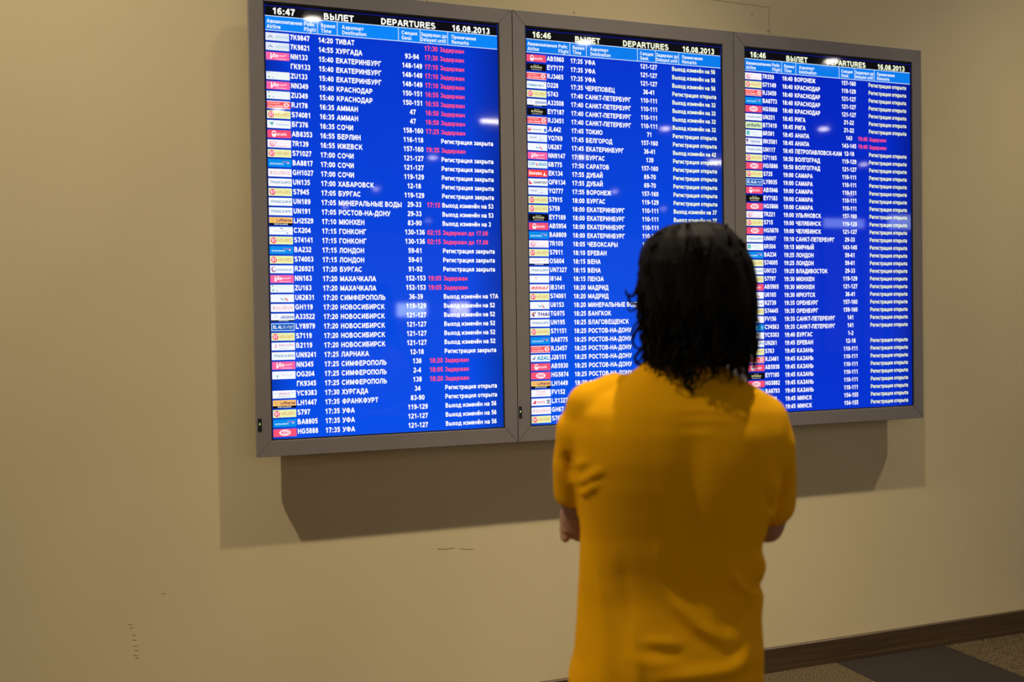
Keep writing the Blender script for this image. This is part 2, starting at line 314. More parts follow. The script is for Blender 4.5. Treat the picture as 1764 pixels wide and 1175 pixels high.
 'i': (3.9, V_(1.95, 0, 7.3), L_(.95, 9.2, 2.95, 9.2)), 'l': (3.9, V_(1.95)), 'r': (5.4, V_(1.8, 0, 7.3), A_(4.6, 4.2, 2.6, 2.3, 180, 85)), 'n': (8.5, V_(1.8, 0, 7.3), A_(4.3, 4.2, 2.4, 2.3, 180, 0)+[(6.7, 0)]), 'g': (8.5, A_(4.1, 3.9, 2.5, 2.7, 0, 360, 10), L_(6.6, 7.3, 6.6, -.6)+A_(4.1, -.4, 2.5, 1.6, 0, -150)),
 'h': (8.5, V_(1.8), A_(4.3, 4.2, 2.4, 2.3, 180, 0)+[(6.7, 0)]), 't': (4.7, L_(2.4, 9.4, 2.4, 1.6, 3.4, .9, 4.4, .9), L_(.3, 6.4, 4.4, 6.4)), 'm': (12.4, V_(1.8, 0, 7.3), A_(4, 4.2, 2.1, 2.3, 180, 0)+[(6.1, 0)], A_(8.3, 4.2, 2.2, 2.3, 180, 0)+[(10.5, 0)]), 's': (7.8, A_(3.8, 5.3, 2.2, 1.35, 25, 215)+A_(3.9, 2.2, 2.4, 1.4, 60, -160)),
 'd': (8.5, V_(6.7), A_(4.1, 3.65, 2.6, 2.9, 0, 360, 10)), 'k': (7.8, V_(1.8), L_(2.2, 3, 6.4, 7), L_(3.8, 4.4, 7.2, .2)), 'y': (7.8, L_(.9, 7.2, 3.9, .6), L_(6.9, 7.2, 3.7, -1.2, 2.6, -2, 1.2, -2)), 'u': (8.5, V_(6.7, 0, 7.3), A_(4.3, 3, 2.5, 2.2, 0, -180)+[(1.8, 7.3)]), 'f': (4.7, L_(4.6, 9.2, 3, 9, 2.4, 8, 2.4, 0), L_(.3, 6.4, 4.4, 6.4)), 'v': (7.8, L_(.9, 7.2, 3.7, .6), L_(6.9, 7.2, 4.1, .6)),
}
for c1, c2 in zip('АВСЕНІКМОРТХ', 'ABCEHIKMOPTX'): ST[c1] = ST[c2]
for c1, c2 in zip('аеорсу', 'aeopcy'): ST[c1] = ST[c2]
ST['э'] = (7.8, A_(3.6, 3.65, 2.8, 2.9, 135, -135, 8), L_(3, 3.7, 6.2, 3.7)); ST['й'] = ST['и']+(L_(2.2, 9.8, 3.3, 8.8, 5.1, 8.8, 6.2, 9.8),)
ST['ё'] = ST['e']+(L_(1.4, 9, 3.2, 9), L_(4.6, 9, 6.4, 9))
GL = {}
def stroke_glyph(spec, th=1.14):
    vs = []; fs = []
    for line in spec[1:]:
        for k in range(len(line)-1):
            (x0, y0), (x1, y1) = line[k], line[k+1]
            d = math.hypot(x1-x0, y1-y0)
            if d < 1e-6: continue
            nx, ny = -(y1-y0)/d*th, (x1-x0)/d*th; i = len(vs)
            vs += [(x0+nx, y0+ny), (x0-nx, y0-ny), (x1-nx, y1-ny), (x1+nx, y1+ny)]; fs.append((i, i+1, i+2, i+3))
            if k: # round the joint
                i = len(vs); vs += [(x0+th*math.cos(a*PI/3+.5), y0+th*math.sin(a*PI/3+.5)) for a in range(6)]; fs.append(tuple(range(i, i+6)))
    return vs, fs, spec[0]
def glyph(ch):
    if ch in GL: return GL[ch]
    if ST.get(ch):
        vs, fs, adv = stroke_glyph(ST[ch]); s = .073
        GL[ch] = ([(a*s, b*s) for a, b in vs], fs, adv*s); return GL[ch]
    def cur(body):
        c = bpy.data.curves.new('g', 'FONT'); c.body = body; c.resolution_u = 2; return c
    c = cur(ch); o = bpy.data.objects.new('g', c); COL.objects.link(o)
    me = bpy.data.meshes.new_from_object(o)
    vs = [(v.co.x, v.co.y) for v in me.vertices]; fs = [tuple(p.vertices) for p in me.polygons]
    bpy.data.meshes.remove(me)
    c.body = ch+ch; me = bpy.data.meshes.new_from_object(o)
    adv = max(v.co.x for v in me.vertices)-max(v[0] for v in vs) if vs else 0.28
    bpy.data.meshes.remove(me); bpy.data.objects.remove(o); bpy.data.curves.remove(c)
    GL[ch] = (vs, fs, adv); return GL[ch]
CAP = 0.73
class Print:
    """flat print on a display, collected as one mesh; x to the right, z up, in metres"""
    def __init__(s): s.v = []; s.f = []; s.m = []; s.mats = []
    def mi(s, col):
        m = screen_mat(col)
        if m not in s.mats: s.mats.append(m)
        return s.mats.index(m)
    def poly(s, pts, col, y=0.0):
        i = len(s.v); s.v += [(x, y, z) for x, z in pts]
        f = tuple(range(i, i+len(pts)))
        a = sum(pts[k][0]*pts[(k+1) % len(pts)][1]-pts[(k+1) % len(pts)][0]*pts[k][1] for k in range(len(pts)))
        s.f.append(f if a > 0 else f[::-1]); s.m.append(s.mi(col))
    def rect(s, x0, z0, x1, z1, col, y=0.0): s.poly([(x0, z0), (x1, z0), (x1, z1), (x0, z1)], col, y)
    def oval(s, cx, cz, rx, rz, col, y=0.0, n=16): s.poly([(cx+rx*math.cos(2*PI*k/n), cz+rz*math.sin(2*PI*k/n)) for k in range(n)], col, y)
    def text(s, t, x, z, cap, sx=None, width=None, col=(255, 255, 255), y=0.0, shear=0.0, align='l', track=1.0):
        tot = sum(glyph(c)[2]*track for c in t)
        k = cap/CAP
        kx = width/tot if width else k*(sx or 1)
        if align == 'c': x -= tot*kx/2
        if align == 'r': x -= tot*kx
        mi = s.mi(col)
        for c in t:
            vs, fs, adv = glyph(c); i = len(s.v)
            s.v += [(x+a*kx+shear*b*k, y, z+b*k) for a, b in vs]
            s.f += [tuple(i+q for q in f) for f in fs]; s.m += [mi]*len(fs)
            x += adv*kx*track
    def build(s, name, parent, loc=(0, 0, 0)): return mesh_obj(name, s.v, s.f, s.mats, parent, fm=s.m, loc=loc)

W_, H_ = 0.80818, 1.43
PINKRED = (255, 78, 128); WHITE = (255, 255, 255)
def logo(P, code, w, h, y):
    """airline strip: w x h metres, lower left at 0,0"""
    R = lambda x0, z0, x1, z1, c, l=1: P.rect(x0*w, z0*h, x1*w, z1*h, c, y-0.00015*l)
    O = lambda cx, cz, rx, rz, c, l=1: P.oval(cx*w, cz*h, rx*h, rz*h, c, y-0.00015*l)
    G = lambda pts, c, l=1: P.poly([(a*w, b*h) for a, b in pts], c, y-0.00015*l)
    Tx = lambda t, x, z, cap, wd, c, sh=0.0, l=2: P.text(t, x*w, z*h, cap*h, width=wd*w, col=c, y=y-0.00015*l, shear=sh)
    white = (246, 250, 255)
    if code == '7K':
        R(0, 0, 1, 1, (228, 236, 250), 0); G([(.04, .55), (.12, .42), (.2, .72), (.28, .42), (.34, .5), (.27, .3), (.19, .55), (.12, .3)], (130, 145, 175)); Tx('KOLAVIA', .42, .33, .36, .54, (178, 208, 226), .2)
    elif code == 'NN':
        R(0, 0, 1, 1, (255, 104, 164), 0); Tx('V', .12, .1, .8, .17, WHITE, .3); Tx('im', .3, .35, .45, .2, WHITE, .4)
        G([(.48, .5), (.6, .62), (.72, .6), (.86, .72), (.86, .64), (.72, .52), (.6, .54)], WHITE); R(.4, .12, .86, .22, (255, 190, 215))
    elif code == 'ZU':
        R(0, 0, 1, 1, (240, 248, 248), 0); G([(.07, .95), (.1, .72), (.12, .72), (.11, .95)], (40, 110, 160)); O(.11, .3, .1, .12, (40, 170, 150)); G([(.22, .45), (.33, .12), (.3, .1), (.24, .32)], (110, 150, 190)); R(.17, .72, .55, .76, (205, 225, 235))
    elif code == 'RJ':
        R(0, 0, 1, 1, (250, 225, 228), 0); R(0, .09, 1, .88, (250, 80, 88)); R(.06, .62, .55, .72, (255, 190, 185), 2)
        Tx('ROYAL JORDANIAN', .06, .22, .22, .6, (255, 225, 225)); O(.83, .5, .36, .3, (255, 235, 235), 2); O(.83, .5, .17, .2, (250, 140, 140), 3)
    elif code == 'S7':
        R(0, 0, 1, 1, (236, 244, 178), 0); O(.17, .5, .38, .4, (246, 72, 112)); Tx('S7', .075, .3, .42, .19, WHITE); Tx('AIRLINES', .34, .3, .42, .6, (232, 186, 122), 0)
    elif code == 'БГ':
        R(0, 0, 1, 1, white, 0); G([(.08, .8), (.2, .72), (.3, .82), (.2, .3)], (70, 180, 180)); Tx('YAMAL', .36, .36, .24, .6, (190, 205, 225))
    elif code == 'AB':
        R(0, 0, 1, 1, (248, 82, 116), 0)
        ring = [(.28+.1*math.cos(a), .5+.42*math.sin(a)) for a in [k*PI/8 for k in range(16)]]
        G(ring, WHITE); O(.28, .58, .2, .2, (248, 82, 116), 2); O(.28, .38, .2, .14, WHITE, 3); Tx('airberlin', .4, .3, .38, .42, (255, 228, 235))
    elif code == '7R':
        R(0, 0, 1, 1, (252, 244, 250), 0); O(.2, .45, .36, .36, (238, 130, 160)); O(.21, .5, .24, .24, (252, 244, 250), 2); O(.2, .45, .1, .1, (238, 130, 160), 3)
        G([(.34, .9), (.4, .7), (.34, .5), (.37, .7)], (240, 100, 130)); Tx('RUSLINE', .32, .12, .14, .5, (240, 190, 205))
    elif code == 'BA':
        R(0, 0, 1, 1, (0, 142, 236), 0); Tx('BRITISH AIRWAYS', .08, .3, .2, .58, (220, 242, 255)); G([(.6, .72), (.9, .68), (.9, .45), (.82, .5), (.84, .6), (.6, .66)], (226, 110, 170)); G([(.8, .45), (.9, .6), (.86, .4)], WHITE, 2)
    elif code == 'GH':
        R(0, 0, 1, 1, (252, 250, 254), 0); G([(.05, .7), (.16, .25), (.2, .35), (.12, .7)], (170, 220, 232)); G([(.2, .72), (.1, .25), (.06, .3), (.14, .7)], (240, 170, 180), 2); Tx('GLOBUS', .22, .28, .45, .72, (240, 188, 202))
    elif code == 'UN':
        R(0, 0, 1, 1, (250, 253, 255), 0); Tx('ТРАНСАЭРО', .05, .34, .34, .9, (112, 156, 200), .25)
    elif code == 'LH':
        R(0, .26, 1, 1, (255, 200, 112), 0); R(0, -.05, 1, .26, (6, 6, 10), 0); O(.14, .62, .2, .2, (214, 150, 80)); O(.14, .62, .13, .13, (255, 200, 112), 2); Tx('Lufthansa', .3, .44, .4, .66, (120, 36, 84)); Tx('STAR ALLIANCE', .2, .03, .15, .6, WHITE)
    elif code == 'CX':
        R(0, 0, 1, 1, white, 0); G([(.44, .8), (.5, .9), (.56, .85), (.56, .68), (.5, .78)], (60, 140, 160)); Tx('CATHAY PACIFIC', .2, .38, .2, .55, (205, 214, 236)); O(.76, .18, .12, .1, (140, 160, 226))
    elif code == 'R2':
        R(0, 0, 1, 1, white, 0); O(.16, .5, .32, .36, (170, 90, 150)); O(.18, .55, .22, .26, white, 2); Tx('ORENAIR', .28, .3, .26, .66, (160, 176, 214))
    elif code == 'U6':
        R(0, 0, 1, 1, white, 0); G([(.46, .58), (.42, .42), (.48, .3), (.64, .3), (.64, .36), (.5, .4), (.47, .46)], (40, 150, 190)); G([(.56, .78), (.68, .45), (.76, .18), (.68, .16), (.62, .5)], (236, 84, 110), 2); G([(.56, .84), (.66, .9), (.7, .78), (.64, .82)], (190, 226, 240))
    elif code == 'A3':
        R(0, .16, 1, 1, white, 0); R(0, -.02, 1, .16, (10, 16, 40), 0); G([(.1, .4), (.2, .8), (.3, .45), (.24, .6), (.18, .6)], (196, 206, 232)); Tx('AEGEAN', .4, .38, .34, .56, (64, 110, 186), .15); Tx('STAR ALLIANCE', .32, .02, .11, .42, WHITE)
    elif code == 'LY':
        R(0, 0, 1, 1, (190, 226, 250), 0); R(.03, .1, .97, .9, (0, 92, 190)); Tx('EL AL', .07, .32, .4, .4, WHITE); G([(.5, .3), (.62, .3), (.6, .7), (.5, .7)], WHITE); Tx('אלעל', .66, .3, .4, .28, WHITE)
    elif code == 'B2':
        R(0, 0, 1, 1, white, 0); G([(.12, .25), (.2, .6), (.22, .85), (.16, .7), (.2, .4)], (214, 130, 170)); Tx('BELAVIA', .3, .52, .26, .64, (222, 160, 190)); Tx('airlines', .34, .2, .14, .4, (200, 206, 240))
    elif code == 'OG':
        R(0, 0, 1, 1, white, 0); G([(.14, .55), (.2, .3), (.24, .6), (.26, .42), (.22, .2), (.19, .25)], (60, 160, 170)); Tx('ONUR AIR', .38, .42, .16, .5, (214, 222, 240))
    elif code == 'YC':
        R(0, 0, 1, 1, white, 0); R(.06, .64, .22, .7, (150, 210, 245)); R(.78, .64, .94, .7, (150, 210, 245)); Tx('ЯМАЛ', .26, .45, .28, .48, (226, 170, 200)); Tx('авиатранспорт', .22, .2, .14, .54, (170, 196, 236))
    elif code == 'HG':
        R(0, 0, 1, 1, (250, 84, 118), 0); O(.5, .5, .75, .41, (255, 228, 236)); Tx('NIKI', .33, .33, .36, .34, (240, 90, 130))
    elif code == 'EY':
        R(0, 0, 1, 1, (8, 8, 12), 0); Tx('الاتحاد', .36, .68, .2, .28, (230, 226, 190)); Tx('ETIHAD', .2, .36, .26, .6, (222, 214, 160)); Tx('AIRWAYS', .24, .1, .12, .52, (200, 200, 190))
    elif code == 'D2':
        R(0, 0, 1, 1, white, 0); Tx('Северсталь', .03, .3, .38, .84, (84, 164, 206), .15); R(.86, .78, .95, .86, (236, 110, 120))
    elif code == 'JL':
        R(0, 0, 1, 1, white, 0); O(.1, .5, .26, .3, (226, 60, 80)); O(.1, .62, .12, .2, white, 2); Tx('JAPAN AIRLINES', .24, .34, .2, .48, (130, 138, 170)); O(.9, .4, .2, .26, (90, 130, 220))
    elif code == 'YQ':
        R(0, 0, 1, 1, (240, 246, 255), 0); Tx('POLET', .1, .46, .2, .38, (120, 132, 190)); G([(.62, .85), (.68, .6), (.62, .5), (.7, .64)], (130, 150, 196)); O(.67, .3, .12, .1, (150, 160, 226)); Tx('airlines', .5, .18, .14, .4, (196, 212, 240))
    elif code == '6B' or code == '6W':
        R(0, 0, 1, 1, (238, 246, 248), 0); Tx('САР', .03, .4, .42, .34, (84, 176, 214)); G([(.38, .52), (.5, .72), (.47, .5), (.5, .22)], (240, 60, 60)); Tx('АВИА', .52, .34, .42, .45, (84, 176, 214)); R(.04, .2, .36, .24, (190, 220, 232))
    elif code == 'EK':
        R(0, 0, 1, 1, (255, 74, 66), 0); Tx('Emirates', .04, .3, .45, .66, WHITE, .1); G([(.78, .28), (.84, .72), (.88, .3), (.96, .26)], WHITE); R(.76, .2, .97, .27, WHITE)
    elif code == 'QF':
        R(0, 0, 1, 1, white, 0); G([(.04, .82), (.22, .22), (.03, .22)], (236, 32, 62)); G([(.08, .7), (.14, .44), (.1, .46)], white, 2); Tx('QANTAS', .26, .32, .32, .68, (60, 62, 80), .3)
    elif code == 'OS':
        R(0, .2, 1, 1, white, 0); R(0, -.02, 1, .2, (4, 16, 60), 0); Tx('Austrian', .08, .5, .24, .5, (240, 196, 206), .15); G([(.72, .7), (.84, .74), (.78, .6)], (240, 120, 130)); Tx('STAR ALLIANCE', .26, .04, .12, .46, WHITE)
    elif code == 'I8':
        R(0, 0, 1, 1, white, 0); G([(.28, .5), (.3, .86), (.38, .84), (.34, .56), (.4, .5)], (236, 184, 190))
    elif code == 'IB':
        R(0, 0, 1, 1, (255, 246, 244), 0); Tx('IBERIA', .04, .28, .4, .74, (232, 52, 80), .3); G([(.82, .3), (.9, .75), (.94, .72), (.88, .3)], (232, 60, 70)); G([(.9, .76), (.96, .76), (.94, .5)], (250, 210, 130))
    elif code == 'TG':
        R(0, 0, 1, 1, (252, 250, 255), 0); G([(.06, .5), (.16, .85), (.22, .6), (.14, .5)], (200, 130, 60)); G([(.06, .5), (.16, .15), (.24, .2), (.16, .45)], (60, 40, 110)); G([(.2, .82), (.3, .8), (.24, .58)], (50, 40, 100), 2); O(.19, .5, .14, .14, (226, 120, 170), 3); Tx('THAI', .37, .24, .5, .62, (70, 56, 150))
    elif code == 'J2':
        R(0, 0, 1, 1, (238, 246, 250), 0); G([(.06, .3), (.24, .75), (.26, .8), (.2, .3)], (90, 110, 170)); G([(.06, .3), (.2, .44), (.14, .28)], (220, 70, 90), 2); Tx('AZAL', .32, .24, .52, .64, (0, 152, 206))
    elif code == 'FV':
        R(0, 0, 1, 1, (250, 248, 254), 0); Tx('РОССИЯ', .28, .58, .24, .44, (236, 180, 190)); Tx('авиакомпания', .26, .24, .18, .5, (232, 190, 200))
    elif code == 'LX':
        R(0, 0, 1, 1, white, 0); G([(.06, .25), (.2, .75), (.24, .6), (.24, .25)], (226, 56, 90)); Tx('SWISS', .28, .3, .34, .42, (240, 140, 164)); R(.8, .22, .94, .76, (60, 84, 130)); Tx('20', .82, .36, .26, .1, WHITE)
    elif code == 'BT':
        R(0, 0, 1, 1, (222, 240, 184), 0); Tx('airBaltic', .07, .28, .46, .86, (54, 100, 120))
    elif code == '6R':
        R(0, 0, 1, 1, white, 0); O(.15, .55, .3, .34, (30, 190, 186)); R(.11, .5, .19, .6, WHITE, 2); Tx('АЛРОСА', .34, .5, .22, .44, (176, 216, 236)); Tx('airlines', .44, .22, .14, .4, (200, 220, 236))
    elif code == 'ЯК':
        R(0, 0, 1, 1, (236, 240, 252), 0); O(.09, .66, .2, .22, (110, 80, 140)); G([(.04, .4), (.12, .3), (.08, .16)], (220, 80, 90)); Tx('Yakutia', .24, .34, .36, .62, (150, 168, 208), .3)
    elif code == 'СУ':
        R(0, 0, 1, 1, (0, 142, 214), 0); Tx('АЭРОФЛОТ', .06, .46, .26, .54, (210, 238, 250), .2); G([(.3, .25), (.42, .14), (.6, .3), (.42, .24)], (190, 226, 246)); O(.88, .5, .14, .26, (150, 208, 240))
    else:
        R(0, 0, 1, 1, white, 0)
def logo_code(f):
    for c in ('ГК',):
        if f.startswith(c): return None
    return f[:2]

OPEN_, SHUT, DEL = 'Регистрация открыта', 'Регистрация закрыта', 'Задержан'
G_ = lambda n: 'Выход изменён на '+n
A1 = """7K9847|14:20|ТИВАТ||17:30|D
7K9821|14:55|ХУРГАДА|93-94|17:30|D
NN133|15:40|ЕКАТЕРИНБУРГ|148-149|17:10|D
ГК9133|15:40|ЕКАТЕРИНБУРГ|148-149|17:10|D
ZU133|15:40|ЕКАТЕРИНБУРГ|148-149|17:10|D
NN349|15:40|КРАСНОДАР|150-151|16:55|D
ZU349|15:40|КРАСНОДАР|150-151|16:55|D
RJ178|16:35|АММАН|47|16:50|D
S74081|16:35|АММАН|47|16:50|D
БГ376|16:35|СОЧИ|158-160|17:25|D
AB8353|16:55|БЕРЛИН|116-118||S
7R139|16:55|ИЖЕВСК|157-160|19:35|D
S71027|17:00|СОЧИ|121-127||S
BA8817|17:00|СОЧИ|121-127||S
GH1027|17:00|СОЧИ|119-129||S
UN135|17:00|ХАБАРОВСК|12-18||S
S7945|17:05|БУРГАС|119-129||S
UN189|17:05|МИНЕРАЛЬНЫЕ ВОДЫ|29-33|17:15|53
UN191|17:05|РОСТОВ-НА-ДОНУ|29-33||53
LH2529|17:10|МЮНХЕН|83-90||3
CX204|17:15|ГОНКОНГ|130-136|02:15|E
S74141|17:15|ГОНКОНГ|130-136|02:15|E
BA232|17:15|ЛОНДОН|59-61||S
S74003|17:15|ЛОНДОН|59-61||S
R26921|17:20|БУРГАС|91-92||S
NN163|17:20|МАХАЧКАЛА|152-153|19:05|D
ZU163|17:20|МАХАЧКАЛА|152-153|19:05|D
U62831|17:20|СИМФЕРОПОЛЬ|36-39||17А
GH119|17:20|НОВОСИБИРСК|119-129||52
A33522|17:20|НОВОСИБИРСК|121-127||52
LY8979|17:20|НОВОСИБИРСК|121-127||52
S7119|17:20|НОВОСИБИРСК|121-127||52
B2119|17:20|НОВОСИБИРСК|121-127||52
UN9241|17:25|ЛАРНАКА|12-18||S
NN345|17:25|СИМФЕРОПОЛЬ|138|18:20|D
OG204|17:25|СИМФЕРОПОЛЬ|2-4|18:05|D
ГК9345|17:25|СИМФЕРОПОЛЬ|138|18:20|D
YC9383|17:30|ХУРГАДА|34||O
LH1447|17:35|ФРАНКФУРТ|83-90||O
S797|17:35|УФА|119-129||56
BA8805|17:35|УФА|121-127||56
HG5888|17:35|УФА|121-127||56"""
A2 = """AB5960|17:35|УФА|121-127||56
EY7177|17:35|УФА|121-127||56
RJ3465|17:35|УФА|121-127||56
D228|17:35|ЧЕРЕПОВЕЦ|36-41||O
S743|17:40|САНКТ-ПЕТЕРБУРГ|110-111||32
A33508|17:40|САНКТ-ПЕТЕРБУРГ|110-111||32
EY7187|17:40|САНКТ-ПЕТЕРБУРГ|110-111||32
RJ3451|17:40|САНКТ-ПЕТЕРБУРГ|110-111||32
JL442|17:45|ТОКИО|71||O
YQ769|17:45|БЕЛГОРОД|157-160||O
U6267|17:45|ЕКАТЕРИНБУРГ|36-41||42
NN9147|17:50|БУРГАС|139||O
6B775|17:50|САРАТОВ|157-160||O
EK134|17:55|ДУБАЙ|69-70||O
QF8134|17:55|ДУБАЙ|69-70||O
YQ777|17:55|ВОРОНЕЖ|157-160||O
S7915|18:00|БУРГАС|119-129||O
S759|18:00|ЕКАТЕРИНБУРГ|110-111||37
EY7189|18:00|ЕКАТЕРИНБУРГ|110-111||37
AB5954|18:00|ЕКАТЕРИНБУРГ|110-111||37
BA8809|18:00|ЕКАТЕРИНБУРГ|110-111||37
7R105|18:05|ЧЕБОКСАРЫ|157-160||O
S7911|18:10|ЕРЕВАН|119-129||O
OS604|18:15|ВЕНА|83-90||O
UN7327|18:15|ВЕНА|12-18||O
I8144|18:15|ПЕНЗА|141||O
IB3141|18:20|МАДРИД|110-111||O
S74061|18:20|МАДРИД|119-129||O
U6153|18:20|МИНЕРАЛЬНЫЕ ВОДЫ|36-41||O
TG975|18:25|БАНГКОК|59-61||O
UN195|18:25|БЛАГОВЕЩЕНСК|12-18||O
S71151|18:25|РОСТОВ-НА-ДОНУ|119-129||O
BA8775|18:25|РОСТОВ-НА-ДОНУ|121-127||O
RJ3457|18:25|РОСТОВ-НА-ДОНУ|121-127||O
J26151|18:25|РОСТОВ-НА-ДОНУ|121-127||O
AB5930|18:25|РОСТОВ-НА-ДОНУ|110-111||O
HG5874|18:25|РОСТОВ-НА-ДОНУ|121-127||O
LH1449|18:30|ФРАНКФУРТ|83-90||O
FV152|18:30||||
LX1327|||||
GH67|||||
S767|||||"""
A3 = """7R559|18:40|ВОРОНЕЖ|157-160||O
S71149|18:40|КРАСНОДАР|119-129||O
RJ3459|18:40|КРАСНОДАР|121-127||O
BA8773|18:40|КРАСНОДАР|121-127||O
HG5868|18:40|КРАСНОДАР|121-127||O
UN251|18:45|РИГА|21-22||O
BT7419|18:45|РИГА|21-22||O
6R581|18:45|АНАПА|143|19:40|D
ЯК5581|18:45|АНАПА|143-145|19:40|D
UN117|18:45|ПЕТРОПАВЛОВСК-КАМ|12-18||O
S71165|18:50|ВОЛГОГРАД|119-129||O
HG5886|18:50|ВОЛГОГРАД|121-127||O
S735|19:00|САМАРА|110-111||O
LY8935|19:00|САМАРА|110-111||O
AB5946|19:00|САМАРА|110-111||O
EY7183|19:00|САМАРА|110-111||O
HG5866|19:00|САМАРА|110-111||O
7R221|19:00|УЛЬЯНОВСК|157-160||O
S715|19:00|ЧЕЛЯБИНСК|119-129||O
HG5870|19:00|ЧЕЛЯБИНСК|121-127||O
UN007|19:10|САНКТ-ПЕТЕРБУРГ|29-33||O
6R504|19:15|МИРНЫЙ|143-145||O
BA234|19:25|ЛОНДОН|59-61||O
S74005|19:25|ЛОНДОН|59-61||O
UN123|19:25|ВЛАДИВОСТОК|29-33||O
S7797|19:30|МЮНХЕН|119-129||O
AB5905|19:30|МЮНХЕН|121-127||O
U6105|19:30|ИРКУТСК|36-41||O
R2739|19:35|ОРЕНБУРГ|157-160||O
S74445|19:35|ОРЕНБУРГ|159-160||O
FV156|19:35|САНКТ-ПЕТЕРБУРГ|141||O
СУ4563|19:35|САНКТ-ПЕТЕРБУРГ|141||O
YC9303|19:40|БУРГАС|1-2||
UN261|19:45|ЕРЕВАН|12-18||O
S763|19:45|КАЗАНЬ|110-111||O
RJ3461|19:45|КАЗАНЬ|110-111||O
AB5938|19:45|КАЗАНЬ|110-111||O
EY7185|19:45|КАЗАНЬ|110-111||O
HG5882|19:45|КАЗАНЬ|110-111||O
BA8793|19:45|КАЗАНЬ|110-111||O
B2956|19:45|МИНСК|154-155||O
24|19:45|МИНСК|154-155||O"""

# ------------------------------------------------------------------ departures boards
X0, S_, ZT = 0.38346, 0.91313, 2.49989
BZ = 0.05593; MG = (S_-W_)/2; YF = -0.10; YB = -0.063; YS = YF+0.007
def blue_mat(k, top, bot):
    m, nt, b = principled('blue_screen'); N = nt.nodes; L = nt.links
    b.inputs['Base Color'].default_value = (0.004, 0.004, 0.005, 1); b.inputs['Roughness'].default_value = 0.03; b.inputs['Specular IOR Level'].default_value = 0.11
    tc = N.new('ShaderNodeTexCoord'); sp = N.new('ShaderNodeSeparateXYZ'); L.new(tc.outputs['Generated'], sp.inputs[0])
    r = N.new('ShaderNodeValToRGB'); e = r.color_ramp.elements
    e[0].color = lin(bot); e[1].color = lin(top); L.new(sp.outputs['Z'], r.inputs['Fac'])
    # viewing-angle dimming painted into the emission: darker along both sides, as towards the top
    rx = N.new('ShaderNodeValToRGB'); ex = rx.color_ramp.elements
    ex[0].position = 0.0; ex[0].color = (0.55, 0.55, 0.6, 1); ex[1].position = 1.0; ex[1].color = (0.5, 0.5, 0.55, 1)
    for p in (0.09, 0.86): q = ex.new(p); q.color = (1, 1, 1, 1)
    L.new(sp.outputs['X'], rx.inputs['Fac'])
    mu = N.new('ShaderNodeMixRGB'); mu.blend_type = 'MULTIPLY'; mu.inputs[0].default_value = 1
    L.new(r.outputs['Color'], mu.inputs[1]); L.new(rx.outputs['Color'], mu.inputs[2])
    L.new(mu.outputs[0], b.inputs['Emission Color']); b.inputs['Emission Strength'].default_value = 1.0
    return m
